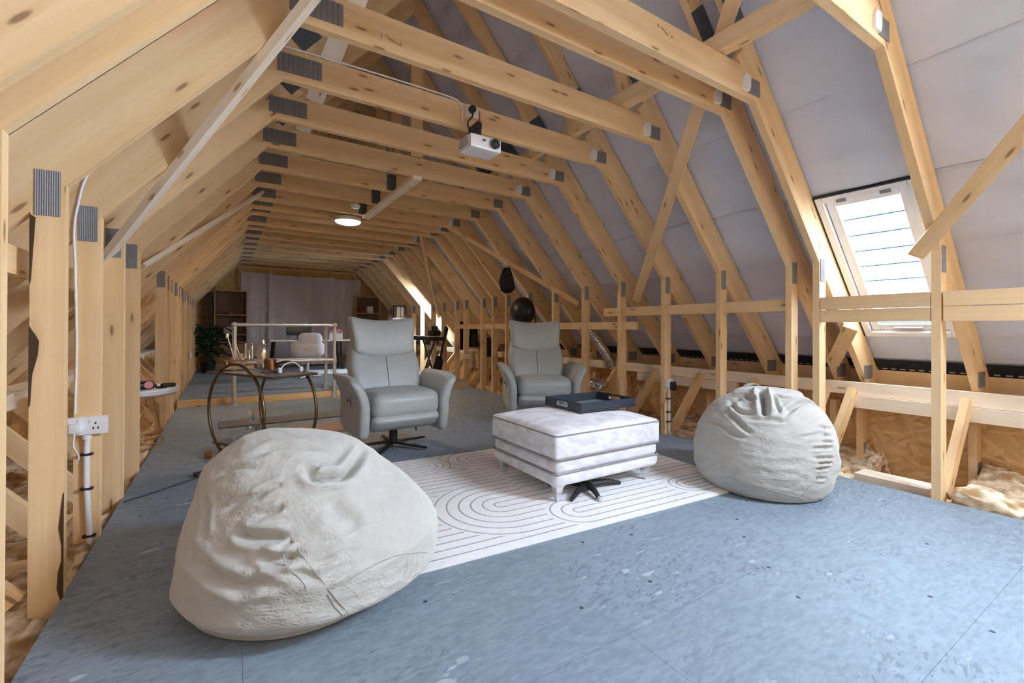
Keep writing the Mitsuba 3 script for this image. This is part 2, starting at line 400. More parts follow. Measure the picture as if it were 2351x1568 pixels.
# ------------------------------------------------------------------ roof windows' openings: (side, y0, y1, s0, s1)
WINS = {1: (1, 1.03, 1.60, -0.92, 0.40), 2: (1, 8.99, 9.62, -0.92, 0.40), 3: (1, -1.02, -0.24, 0.42, 1.72), 4: (1, -2.15, -1.37, 0.42, 1.72)}
# ------------------------------------------------------------------ ceiling: roof membrane in lapped sheets, sagging between rafters
ce = lab('ceiling', 'pale grey breather membrane lining the roof slopes between the rafters', kind='structure'); used.add('ceiling')
TRUSS_Y = [0.94, 1.61, 1.805] + [2.398 + 0.6 * k for k in range(7)] + [6.42, 6.80, 7.46, 7.84, 8.45, 9.00, 9.66, 10.2, 10.8, 11.4, 12.0]
ty = np.array(TRUSS_Y + [0.34, -0.26, -0.86, -1.46, -2.06])
def sheet(side, s0, s1, y0, y1, hole=None):
    ny = max(3, int((y1 - y0) / 0.05)); ns = max(3, int((s1 - s0) / 0.05))
    def fn(u, v):
        y = y0 + (y1 - y0) * u; s = s0 + (s1 - s0) * v
        d = np.min(np.abs(y[..., None] - ty - TH / 2), axis=-1)
        sag = np.clip(d / 0.3, 0, 1)
        P = np.stack([y * 1.1, s * 7 + 0.5 * meshkit.noise(np.stack([y * 2, s, s * 0 + side], -1)), s * 0 + 3 * side], -1)
        wr = meshkit.fbm(P, 3, 5) - 0.5
        wr2 = meshkit.fbm(np.stack([y * 2.2, s * 13, s * 0 + 9], -1), 2, 8) - 0.5
        q = DEP + 0.018 + np.clip((s + 1.05) / 0.15, 0, 1) * sag * (0.085 * wr * 2 - 0.014 + 0.036 * wr2) + 0.014 * v
        K, d_, n_ = (KL, dL, nL) if side < 0 else (KR, dR, nR)
        return np.stack([K[0] + d_[0] * s + n_[0] * q, y, K[1] + d_[1] * s + n_[1] * q], -1)
    return grid(ny, ns, fn)
for side, top in ((-1, SA_L), (1, SA_R)):
    cuts = [-1.60, -0.92, -0.10, 0.40, 0.42, 1.07, 1.72, 2.45, top + 0.06]
    for a, b in zip(cuts[:-1], cuts[1:]):
        ys = [Y_NEAR - 0.05]
        spans = []
        for h0, h1 in sorted(w[1:3] for w in WINS.values() if w[0] == side and a >= w[3] - .001 and b <= w[4] + .001):
            spans.append((ys[-1], h0)); ys.append(h1)
        spans.append((ys[-1], Y_FAR + 0.05))
        for y0, y1 in spans:
            m = sheet(side, a, b + 0.04 if not any(abs(b - q) < 1e-6 for q in (0.40, -0.92, 0.42, 1.72)) else b, y0, y1)
            dd = nL if side < 0 else nR
            obj('membrane_sheet', m, 'membrane', 'ceiling', smooth=True)
# ------------------------------------------------------------------ roof trusses
def rafter_poly(side):
    s_c = (SC_L if side < 0 else SC_R)
    s_e = s_c + 0.30
    return [sl(side, EAVE, 0), sl(side, s_e, 0), sl(side, s_e, DEP), sl(side, EAVE, DEP)]
def upper_poly(side):
    s_c = (SC_L if side < 0 else SC_R) + 0.30
    S = SA_L if side < 0 else SA_R
    if side < 0: end_in = cross2(sl(-1, 0, SHALLOW), dL, APEX, np.array([0, 1.0]))
    else: end_in = cross2(sl(1, 0, SHALLOW), dR, APEX, np.array([0, 1.0]))
    return [sl(side, s_c, SHALLOW), end_in, APEX, sl(side, s_c, DEP)]
def strip(p0, p1, w):
    p0, p1 = np.asarray(p0, float), np.asarray(p1, float); d = (p1 - p0) / np.linalg.norm(p1 - p0); n = np.array([-d[1], d[0]]) * w / 2
    return [p0 - n, p1 - n, p1 + n, p0 + n], d
def ridged_plate(w, h, rows, depth=0.004):
    """A pressed steel nail plate: rows of ridges, standing on the timber's front face (y = 0 towards -y)."""
    x = np.linspace(-w / 2, w / 2, rows * 4 + 1); y = -(0.0035 + depth * (np.arange(len(x)) % 4 == 1) + depth * (np.arange(len(x)) % 4 == 2))
    n = len(x); v = np.vstack([np.c_[x, y, np.full(n, -h / 2)], np.c_[x, y, np.full(n, h / 2)], np.c_[x, 0 * x, np.full(n, -h / 2)], np.c_[x, 0 * x, np.full(n, h / 2)]])
    f = []
    for i in range(n - 1):
        f += [[i, i + 1, n + i + 1], [i, n + i + 1, n + i], [n + i, n + i + 1, 3 * n + i + 1], [n + i, 3 * n + i + 1, 3 * n + i], [2 * n + i, i + 1, i], [2 * n + i, 2 * n + i + 1, i + 1]]
    f += [[0, n, 3 * n], [0, 3 * n, 2 * n], [n - 1, 3 * n - 1, 4 * n - 1], [n - 1, 4 * n - 1, 2 * n - 1]]
    return trimesh.Trimesh(v, f, process=False)
postL_top = KL[1] - PD * dL[1] / dL[0]; postR_top = KR[1] - PD * abs(dR[1] / dR[0])
def ul(side, x):  # underside line of a rafter at x
    return KL[1] + (x - KL[0]) * dL[1] / dL[0] if side < 0 else KR[1] + (x - KR[0]) * dR[1] / dR[0]
zt = CH
cl2 = np.array([KL[0] + (CL[1] + zt - KL[1]) * dL[0] / dL[1], CL[1] + zt]); cr2 = np.array([KR[0] + (CR[1] + zt - KR[1]) * dR[0] / dR[1], CR[1] + zt])
ML = {}   # the timbers, built once
def shape_of(name, poly, axis, bsdf='spruce', th=(0, TH)):
    m = prism(poly, *th, axis); ML[name] = ply((m.vertices, m.faces), bsdf, uv=m.metadata['uv'])
shape_of('rafter_left', rafter_poly(-1), dL); shape_of('rafter_right', rafter_poly(1), dR)
shape_of('upper_left', upper_poly(-1), dL, th=(0.002, TH - .002)); shape_of('upper_right', upper_poly(1), dR, th=(0.002, TH - .002))
shape_of('post_left', [(XL - PD, -0.30), (XL, -0.30), (XL, KL[1]), (XL - PD, postL_top)], (0, 1))
shape_of('post_right', [(XR, -0.30), (XR + PD, -0.30), (XR + PD, postR_top), (XR, KR[1])], (0, 1))
shape_of('collar', [CL, CR, cr2, cl2], (1, 0))
for side, nm in ((-1, 'left'), (1, 'right')):
    x0 = XL - PD if side < 0 else XR + PD
    p, d = strip((x0 + side * 0.05, 0.0), (x0 + side * 0.52, 0.55), 0.095); shape_of('strut_' + nm, p, d)
    shape_of('joist_' + nm, [(x0, -0.26), (x0 + side * 0.85, -0.26), (x0 + side * 0.85, -0.06), (x0, -0.06)], (1, 0))
    x1 = XL - .98 if side < 0 else XR + .78
    shape_of('stud_' + nm, [(x1 - .04, -0.1), (x1 + .05, -0.1), (x1 + .05, 0.44), (x1 - .04, 0.44)], (0, 1))
p, d = strip((0.545, 2.70), (0.81, 3.53), 0.115); shape_of('web_left', p, d, 'pale_wood', (.004, TH - .004))
p, d = strip((3.16 - .545 - .07, 2.68), (3.16 - .86, 3.53), 0.10); shape_of('web_right', p, d, th=(.004, TH - .004))
shape_of('king', [(1.50, 2.70), (1.62, 2.70), (1.62, 3.62), (1.50, 3.62)], (0, 1), th=(.004, TH - .004))
plates = {'collar_left': ((0.375, 2.617), ridged_plate(0.245, 0.112, 9)), 'collar_right': ((2.825, 2.573), ridged_plate(0.13, 0.10, 9, .003)),
          'knee_left': ((-0.572, 1.547), ridged_plate(0.072, 0.172, 11, .0014)), 'knee_right': ((XR + .045, 1.478), ridged_plate(0.066, 0.165, 6, .002)),
          'foot_right': ((XR + .84, 0.69), ridged_plate(0.16, 0.11, 5, .003)), 'low_right': ((XR + .79, 0.06), ridged_plate(0.07, 0.10, 4, .003)),
          'upper_right': (sl(1, SC_R + .52, .145), at(ridged_plate(0.26, 0.15, 8, .002), ry=math.radians(48.5))), 'upper_left': (sl(-1, SC_L + .30, .10), at(ridged_plate(0.16, 0.12, 8, .002), ry=math.radians(-49.3))),
          'splice': ((1.50, 2.60), ridged_plate(0.10, 0.17, 5, .003))}
PL = {k: (c, ply(m, 'dark_plate' if k.startswith('upper') or k == 'splice' else 'plate_steel')) for k, (c, m) in plates.items()}
tag_m = ply(at(rbox((0.055, 0.012, 0.095), 0.005, 3), (0, -0.006, 0)), 'white_plastic')
tagc = trimesh.creation.extrude_polygon(__import__('shapely').Polygon([(-.035, -.05), (.03, -.05), (.042, -.02), (.042, .05), (-.015, .05), (-.035, .02)]), 0.014)
tagc = at(tagc, (0, 0, 0), rx=PI / 2); tag_m = ply(tagc, 'white_plastic')
names = {0.94: 'roof truss right of the near roof window, its collar cut off at the top right', 1.61: 'roof truss at the left edge of the near roof window, its post lit white',
         1.805: 'roof truss just left of the pair by the near roof window', 2.398: 'roof truss whose broad left post stands at the left edge of the picture',
         2.998: 'roof truss whose collar carries the projector', 3.598: 'first roof truss behind the projector'}
words = 'first second third fourth fifth sixth seventh eighth ninth tenth eleventh twelfth thirteenth fourteenth fifteenth sixteenth'.split()
for i, y in enumerate(TRUSS_Y):
    n = i - 4
    t = thing('roof_truss', names.get(round(y, 3), f'{words[max(n - 1, 0)]} spruce roof truss behind the one carrying the projector'), 'roof truss', 'spruce roof trusses')
    tw = T().translate([0, float(y), 0])
    def part(nm, m, label=None): return obj(nm, ML[m], None, t, tw=tw, label=label)
    k = i - 2                                                     # number of the truss as counted from the window
    part('rafter', 'rafter_left'); part('rafter', 'rafter_right'); part('rafter_end', 'upper_left'); part('rafter_end', 'upper_right')
    part('collar', 'collar')
    if k not in (5, 6): part('post', 'post_left')
    part('post', 'post_right')
    part('strut', 'strut_left'); part('strut', 'strut_right'); part('joist', 'joist_left'); part('joist', 'joist_right'); part('stud', 'stud_right')
    part('web', 'web_left')
    if k >= 1: part('web', 'web_right')
    if k >= 4: part('king_post', 'king')
    def plate(nm):
        c, m = PL[nm]; obj('nail_plate', m, None, t, tw=T().translate([float(c[0]), float(y), float(c[1])]))
    for nm in ('collar_left', 'collar_right', 'foot_right', 'low_right', 'upper_left', 'upper_right', 'knee_right'): plate(nm)
    if k not in (5, 6): plate('knee_left')
    if k in (5, 6, 7): plate('splice')
    if k in (-2, -1, 0, 1, 2, 3, 4, 7, 8, 10, 12, 13): obj('paper_tag', tag_m, None, t, tw=T().translate([2.73, float(y), 2.578]), label='torn white tag beside the nail plate')
    if k == 4 - 3:
        pass
# dark bark left along the edges of the nearest left post
import shapely
def bark(pts, nm='bark'):
    m = trimesh.creation.extrude_polygon(shapely.Polygon(pts).buffer(.003).buffer(-.002), .004); m = at(m, (0, 2.3985, 0), rx=PI / 2)
    obj(nm, m, 'dark_wood', 'roof_truss_003', label='dark bark along the edge of the post')
bark([(XL, .40), (XL - .004, .36), (XL - .012, .27), (XL - .003, .20), (XL - .004, .14), (XL - .013, .10), (XL - .016, .04), (XL - .004, -.02), (XL - .003, -.20), (XL, -.20)])
bark([(XL - PD, 1.04), (XL - PD + .010, 1.02), (XL - PD + .026, .985), (XL - PD + .022, .93), (XL - PD + .008, .86), (XL - PD + .003, .75), (XL - PD, .74)])
bark([(XL - PD, 1.46), (XL - PD + .014, 1.45), (XL - PD + .008, 1.33), (XL - PD + .003, 1.22), (XL - PD, 1.20)])
def stamp(y, owner, shapes, ox, oz, nx, nz, kx, kz):
    shapes = [[(nx + (x - ox) * kx, nz + (z - oz) * kz) for x, z in p] for p in shapes]
    ms = []
    for pts in shapes:
        m = trimesh.creation.extrude_polygon(shapely.Polygon(pts), .0008); ms.append(at(m, (0, y, 0), rx=PI / 2))
    obj('stamp', cat(*ms), 'stamp_ink', owner, label='faded brown stamp marks')
def bar(x, z, w, h): return [(x, z), (x + w, z), (x + w, z + h), (x, z + h)]
stamp(2.398, 'roof_truss_003', [bar(.724, 2.618, .010, .040), bar(.722, 2.598, .009, .009), [(.746, 2.652), (.752, 2.662), (.865, 2.614), (.860, 2.602)], [(.765, 2.624), (.772, 2.632), (.865, 2.612), (.860, 2.602)], bar(.862, 2.602, .010, .040)], .722, 2.598, .686, 2.564, .78, .6)
stamp(1.61, 'roof_truss_001', [bar(2.00, 2.64, .010, .024), [(2.018, 2.652), (2.03, 2.658), (2.07, 2.625), (2.06, 2.615)], bar(2.085, 2.615, .012, .018), bar(2.07, 2.635, .006, .010)], 2.0, 2.615, 1.917, 2.612, 1.3, .8)
# ------------------------------------------------------------------ eaves: plates, boards, vent strip, sole plates, insulation
wr = lab('wall_right', 'low board wall and timber plates under the right eaves', kind='structure'); used.add('wall_right')
yb = Y_NEAR
while yb < Y_FAR:
    obj('board', box(XR + .845, XR + .86, yb + .002, min(yb + 2.4, Y_FAR) - .002, -0.36, 0.60), 'osb', 'wall_right'); yb += 2.4
ydir = (0, 1, 0)
for a, b in ((Y_NEAR, 3.05), (3.05, 6.9), (6.9, Y_FAR)):
    obj('ledge', wbox(XR + .63, XR + .675, a, b - .003, 0.515, 0.615, ydir), 'pale_wood', 'wall_right')
for a, b in ((Y_NEAR, 1.66), (2.62, 3.90), ):
    obj('ledge', wbox(XR + .60, XR + .645, a, b, 0.415, 0.512, ydir), 'pale_wood', 'wall_right')
obj('ledge', wbox(XR + .68, XR + .84, Y_NEAR, Y_FAR, 0.56, 0.60, ydir), 'pale_wood', 'wall_right')
obj('wall_plate', wbox(XR + 1.02, XR + 1.07, Y_NEAR, Y_FAR, 0.50, 0.70, ydir), 'spruce', 'wall_right')
obj('sole_plate', wbox(XR + .08, XR + .25, 1.02, 1.42, -0.02, 0.03, ydir), 'pale_wood', 'wall_right')
def slope_box(s0, s1, q0, q1, y0, y1):
    p = [sl(1, s0, q0), sl(1, s1, q0), sl(1, s1, q1), sl(1, s0, q1)]
    v = np.array([[c[0], y, c[1]] for y in (y0, y1) for c in p])
    return trimesh.Trimesh(v, [[0, 1, 2], [0, 2, 3], [4, 6, 5], [4, 7, 6], [0, 4, 5], [0, 5, 1], [1, 5, 6], [1, 6, 2], [2, 6, 7], [2, 7, 3], [3, 7, 4], [3, 4, 0]], process=False)
vent = [slope_box(-1.37, -1.19, 0.2225, 0.2285, Y_NEAR, Y_FAR)]
for yy in np.arange(-0.2, 9.0, 0.06):
    for s0 in (-1.325, -1.295): vent.append(slope_box(s0, s0 + .010, 0.2185, 0.2225, yy, yy + 0.032))  # pale bars stand for daylight showing through the slots
lab(obj('eaves_vent', cat(*vent[:1]), 'vent_black', 'wall_right'), 'black eaves vent strip')
lab(obj('vent_light_bars', cat(*vent[1:]), 'grey_plastic', 'wall_right'), 'rows of pale bars standing for light through the slots of the vent strip', kind='stuff')
wl = lab('wall_left', 'low boards and timber plates under the left eaves', kind='structure'); used.add('wall_left')
yb = Y_NEAR
while yb < Y_FAR:
    obj('board', box(XL - 1.06, XL - 1.04, yb + .002, min(yb + 2.4, Y_FAR) - .002, -0.36, 0.62), 'osb', 'wall_left'); yb += 2.4
obj('ledge', wbox(XL - .66, XL - .615, Y_NEAR, Y_FAR, 0.515, 0.615, ydir), 'pale_wood', 'wall_left')
obj('ledge', wbox(XL - .84, XL - .68, Y_NEAR, Y_FAR, 0.56, 0.60, ydir), 'pale_wood', 'wall_left')
for a, b in ((1.4, 2.96), (2.9, 4.2)):
    obj('noggin', wbox(XL - .185, XL - .14, a, b, 1.235, 1.34, ydir), 'spruce', 'wall_left')
# noggins between the right posts
for a, b, z0, z1, x in ((1.85, 2.99, 1.185, 1.278, XR + .055), (2.99, 3.90, 1.185, 1.278, XR + .06), (3.40, 4.85, 1.035, 1.12, XR + .055), (4.85, 5.5, 1.035, 1.12, XR + .06), (5.4, 8.0, 1.035, 1.12, XR + .055)):
    obj('noggin', wbox(x - .022, x + .022, a, b, z0, z1, ydir), 'spruce', 'wall_right')
for a, b, x in ((0.99, 1.605, XR + .0225), (-0.5, 0.93, XR + .0225)):
    obj('noggin', wbox(x - .022, x + .022, a, b, 1.187, 1.275, ydir), 'spruce', 'wall_right')
    obj('noggin', wbox(x - .02, x + .024, a, b, 1.095, 1.182, ydir), 'spruce', 'wall_right')

def wool(name, x0, x1, y0, y1, z, amp, label, seed):
    nx, ny = int((x1 - x0) / 0.022), int((y1 - y0) / 0.03)
    def fn(u, v):
        x = x0 + (x1 - x0) * u; y = y0 + (y1 - y0) * v
        h = meshkit.fbm(np.stack([x * 6, y * 5, x * 0 + seed], -1), 4, seed) - 0.45
        r = np.abs(meshkit.fbm(np.stack([x * 13, y * 11, x * 0 + 3], -1), 3, seed + 4) - 0.5)
        return np.stack([x, y, z + amp * (h * 1.3 - 0.5 * r)], -1)
    obj(name, slab(grid(nx, ny, fn), 0.10, (0, 0, -1)), 'wool', smooth=True, label=label, cat='insulation', kind='stuff')
wool('insulation', XL - 1.03, XL - 0.02, -0.3, 7.0, -0.06, 0.16, 'brown mineral wool lying between joists under the left eaves', 11)
wool('insulation', XR + 0.03, XR + 0.83, -1.2, 0.90, 0.05, 0.16, 'pale mineral wool beside the floor below the right roof window', 21)
wool('insulation', XR + 0.09, XR + 0.83, 1.45, 7.2, 0.0, 0.22, 'brown mineral wool behind the right row of posts', 31)

# ------------------------------------------------------------------ braces and binders (each a timber of its own)
upL, upR = -np.array([nL[0], 0, nL[1]]), -np.array([nR[0], 0, nR[1]])
def brace(p0, p1, up, label, w=0.09, t=0.028, bs='spruce'):
    obj('brace', beam(p0, p1, w, t, up, t / 2 + 0.0015), bs, label=label, cat='brace', group='timber braces')
brace((-.640, 3.62, 1.445), (.345, 2.19, 2.592), upL, 'long diagonal brace across the left slope, reaching up to the top left', 0.10, 0.035, 'pale_wood')
brace((-.566, 4.60, 1.532), (.335, 5.86, 2.581), upL, 'second pale diagonal brace on the left slope, behind the side table', 0.06, 0.03, 'pale_wood')
brace((3.84, 3.50, 1.36), (2.25, 1.22, 3.16), upR, 'steep diagonal brace crossing the right rafters left of the near roof window', 0.085)
brace((3.70, 1.06, 1.52), (2.72, -.13, 2.63), upR, 'diagonal brace running up from the post right of the near roof window', 0.085)
brace((2.78, 6.18, 2.56), (3.83, 4.45, 1.37), upR, 'long brace sloping down above the right armchair', 0.075)
brace((2.72, 7.12, 2.63), (3.90, 9.11, 1.29), upR, 'steep brace on the far right rafters behind the left armchair', 0.075)
brace((4.37, 1.80, 0.765), (4.10, 1.565, 1.07), upR, 'short brace low on the slope beside the near roof window', 0.10, 0.03)
obj('binder', wbox(2.45, 2.493, -.2, 3.0, CR[1] + CH + .012, CR[1] + CH + .112, ydir), 'spruce', label='long binder lying on the collars along the right slope', cat='binder')
obj('binder', wbox(2.495, 2.54, -.2, 6.0, CR[1] + CH + .012, CR[1] + CH + .10, ydir), 'spruce', label='second binder lying beside the first on the collars', cat='binder')
obj('binder', wbox(1.505, 1.595, 4.16, 6.05, CL[1] - .052, CL[1] - .014, ydir), 'pale_wood', label='short pale binder under the collars near the lamp', cat='binder')

# ------------------------------------------------------------------ roof windows
def roof_window(n, side, y0, y1, s0, s1, label):
    w = f'window_{n}'; used.add(w); lab(w, label, kind='structure')
    d_, n_ = (dL, nL) if side < 0 else (dR, nR)
    D, N, Yv = np.array([d_[0], 0, d_[1]]), np.array([n_[0], 0, n_[1]]), np.array([0, 1.0, 0])
    K = v3(KL if side < 0 else KR, 0)
    M = np.eye(4); M[:3, 0], M[:3, 1], M[:3, 2], M[:3, 3] = Yv, D, N, K     # local x = along the roof, y = up the slope, z = outwards
    def lb(x0, x1, a, b, c, e, r=0.004):
        m = rbox((x1 - x0, b - a, e - c), min(r, (e - c) / 3), 3); m.apply_translation(((x0 + x1) / 2, (a + b) / 2, (c + e) / 2)); m.apply_transform(M)
        return m
    q = DEP - .01
    fw = 0.045
    for a in ((y0, y0 + fw, s0, s1), (y1 - fw, y1, s0, s1), (y0 + fw, y1 - fw, s1 - fw, s1), (y0 + fw, y1 - fw, s0, s0 + fw)):
        obj('frame', lb(*a, q, q + .14), 'white_paint', w)
    a0, a1, b0, b1 = y0 + fw + .004, y1 - fw - .004, s0 + fw + .004, s1 - fw - .004
    sw = 0.055
    for a in ((a0, a0 + sw, b0, b1), (a1 - sw, a1, b0, b1), (a0 + sw, a1 - sw, b1 - sw, b1), (a0 + sw, a1 - sw, b0, b0 + sw)):
        obj('sash', lb(*a, q + .03, q + .10), 'white_paint', w)
    g0, g1, h0, h1 = a0 + sw, a1 - sw, b0 + sw, b1 - sw
    nsl = 8; hs = (h1 - h0) / nsl
    for k in range(nsl):
        m = lb(g0 + .001, g1 - .001, h0 + k * hs + .006, h0 + (k + 1) * hs, q + .060, q + .064, .001)
        key = obj('blind_slat', m, 'white_plastic', w, label='white blind slat glowing with daylight' if k == 0 else None)
        scene[key]['emitter'] = {'type': 'area', 'radiance': rgb(DAY * WINDOW_RADIANCE[n])}
        obj('cord', lb(g0 + .001, g1 - .001, h0 + k * hs - .003, h0 + k * hs + .007, q + .0535, q + .0585, .0015), 'cord_blue', w, label='thin blue line between the slats' if k == 0 else None)
    m = lb(g0, g1, h0, h1, q + .082, q + .086, .001); obj('pane', m, 'glass', w)
    for x in (y0 + (y1 - y0) * .28, y0 + (y1 - y0) * .72): obj('hinge', lb(x - .03, x + .03, s1 - fw - .012, s1 - fw + .012, q - .006, q + .002, .002), 'plate_steel', w)
    obj('handle', lb((y0 + y1) / 2 - .09, (y0 + y1) / 2 + .09, b0 + .018, b0 + .036, q + .012, q + .03, .006), 'grey_plastic', w)
    for a in ((y0 - .012, y1 + .012, s1, s1 + .012), (y0 - .012, y0, s0, s1), (y1, y1 + .012, s0, s1)): obj('seal', lb(*a, q + .004, q + .03, .003), 'black', w, label='dark seal around the frame' if a[2] == s1 else None)
    m = lb(y0 - .1, y1 + .1, s0 - .1, s1 + .1, q + .16, q + .17); obj('outer_cover', m, 'charcoal', w)
texts = {1: 'white roof window with a glowing blind, between two right rafters', 2: 'far roof window lighting the rafters behind the left armchair', 3: 'unseen roof window high in the right slope level with the viewpoint, placed to light the foreground', 4: 'unseen roof window high in the right slope behind the viewpoint, placed to light the foreground'}
for n, a in WINS.items(): roof_window(n, *a, texts[n])

# ------------------------------------------------------------------ rug
def rug_mesh():
    ca, sa = math.cos(RUG_A), math.sin(RUG_A)
    def fn(u, v):
        a, b = 2.3 * u, 1.62 * v
        z = 0.011 + 0.0 * u
        return np.stack([RUG_C[0] + a * ca - b * sa, RUG_C[1] + a * sa + b * ca, z], -1)
    return slab(grid(24, 18, fn), 0.0105, (0, 0, -1))
obj('rug', rug_mesh(), 'rug', label='off-white rug with dark arched line pattern under the ottoman', cat='rug')

# ------------------------------------------------------------------ bean bags
def surface_points(mesh, pts):
    return pts
def beanbag(name, c, az, prof, fr, creases, pucker, label, seams, tabs, seed, xs=None):
    """c: centre on the floor; az: azimuth of the local frame's forward axis (away from the viewer); prof: (z, half width, shift right, shift away, depth factor) rows."""
    nphi, nt = 300, 150
    P = np.array(prof, float)
    from scipy.interpolate import PchipInterpolator
    tt = np.linspace(0, 1, len(P)); f = [PchipInterpolator(tt, P[:, k]) for k in range(P.shape[1])]
    t = np.linspace(0, 1, nt); ph = np.linspace(0, 2 * PI, nphi, endpoint=False)
    Tt, Ph = np.meshgrid(t, ph, indexing='ij')
    z, hw, sx, sy, dfac = (g(Tt) for g in f)
    lump = 1 + 0.035 * (meshkit.noise(np.stack([np.cos(Ph) * 1.6 + seed, np.sin(Ph) * 1.6, Tt * 2.2], -1), seed) - 0.5)
    x = sx + hw * np.sin(Ph) * lump; y = sy - hw * dfac * np.cos(Ph) * lump
    ez, ey = np.array([math.sin(az), math.cos(az)]), np.array([math.cos(az), -math.sin(az)])
    def world(x, y, z): return np.stack([c[0] + ey[0] * x + ez[0] * y, c[1] + ey[1] * x + ez[1] * y, z], -1)
    p = world(x, y, z)
    V = p.reshape(-1, 3)
    i, j = np.meshgrid(np.arange(nt - 1), np.arange(nphi), indexing='ij'); j2 = (j + 1) % nphi
    a, b, d, e = (i * nphi + j).ravel(), (i * nphi + j2).ravel(), ((i + 1) * nphi + j).ravel(), ((i + 1) * nphi + j2).ravel()
    Fc = np.vstack([np.c_[a, b, e], np.c_[a, e, d]])
    base = trimesh.Trimesh(V, Fc, process=False); N = np.array(base.vertex_normals)
    disp = np.zeros(len(V))
    top = np.clip((V[:, 2] - 0.03) / 0.08, 0, 1)
    for pts, depth, width in creases:
        q = bend(pts, 60); kd = cKDTree(q); dist, idx = kd.query(V)
        w = np.minimum(1, np.minimum(idx, len(q) - 1 - idx) / (0.22 * len(q)) + 0.12)
        disp += -1.4 * depth * w * np.exp(-(dist / width) ** 2) + 0.75 * depth * w * np.exp(-((dist - 2.0 * width) / (1.1 * width)) ** 2)
    for (pc, rad, amp, freq) in pucker:
        dd = V - np.array(pc); l = np.linalg.norm(dd, axis=1)
        ang = np.arctan2(dd @ np.array([ey[0], ey[1], 0]), dd[:, 2])
        disp += amp * np.sin(freq * ang + 3 * meshkit.noise(V * 6, seed)) * np.exp(-((l - 0.6 * rad) / (0.5 * rad)) ** 2)
    n1 = meshkit.fbm(V * np.array([5, 5, 11]) + 1.7 * meshkit.noise(V * 3, seed)[:, None], 3, seed) - 0.5
    n2 = np.abs(meshkit.fbm(V * np.array([9, 9, 15]) + seed, 2, seed + 1) - 0.5)
    disp += top * (0.020 * n1 - 0.014 * (n2 - 0.15))
    V2 = V + N * disp[:, None]
    V2[:, 2] = np.maximum(V2[:, 2], 0.003)
    ru = (V2[:, :2] - RUG_C) @ np.array([math.cos(RUG_A), math.sin(RUG_A)]); rv = (V2[:, :2] - RUG_C) @ np.array([-math.sin(RUG_A), math.cos(RUG_A)])
    on = (ru > -.03) & (ru < 2.33) & (rv > -.03) & (rv < 1.65); V2[on, 2] = np.maximum(V2[on, 2], 0.0125)
    m = trimesh.Trimesh(V2, Fc, process=False)
    t_ = thing(name, label, 'bean bag', 'bean bags')
    obj('cover', m, 'canvas', t_, smooth=True)
    kd = cKDTree(V2); N2 = np.array(m.vertex_normals)
    for s in seams:
        q = bend(s, 50); _, idx = kd.query(q); qq = V2[idx] + N2[idx] * 0.0012
        k = np.ones(9) / 9; qq = np.stack([np.convolve(np.pad(qq[:, a], 4, 'edge'), k, 'valid') for a in range(3)], -1)
        obj('seam', tube(qq, 0.0022, 6), 'seam_grey', t_, smooth=True)
    for tb in tabs: obj('handle_loop', slab(tb, 0.006, (0, 0, -1)), 'canvas', t_, smooth=True)
    return m
# rows: height, half width, shift to the right, shift away, depth factor (bottom to top)
LEFT_PROF = [(0.004, 0.001, -0.057, 0, 0.97), (0.004, 0.364, -0.057, 0, 0.97), (0.032, 0.39, -0.05, 0, 0.97), (0.107, 0.483, 0.006, 0, 0.97), (0.203, 0.483, 0.017, 0, 0.97), (0.31, 0.445, -0.001, 0, 0.97), (0.417, 0.372, -0.041, 0, 0.97), (0.514, 0.301, -0.087, 0, 0.97), (0.583, 0.206, -0.105, 0, 0.97), (0.615, 0.098, -0.145, 0, 0.97), (0.627, 0.001, -0.145, 0, 0.97)]
RIGHT_PROF = [(0.004, 0.001, 0.01, 0, 1.0), (0.004, 0.328, 0.01, 0, 1.0), (0.03, 0.375, 0.002, 0, 1.0), (0.111, 0.415, -0.004, 0, 1.0), (0.222, 0.429, 0.003, 0, 1.0), (0.332, 0.415, 0.006, 0, 1.0), (0.433, 0.385, 0.013, 0, 1.0), (0.534, 0.318, 0.016, 0, 1.0), (0.599, 0.222, 0.027, 0, 1.0), (0.635, 0.172, 0.033, 0, 1.0), (0.647, 0.001, 0.033, 0, 1.0)]
BL_CREASES, BL_SEAMS, BL_PUCK = [], [], []
BR_CREASES, BR_SEAMS, BR_PUCK = [], [], []
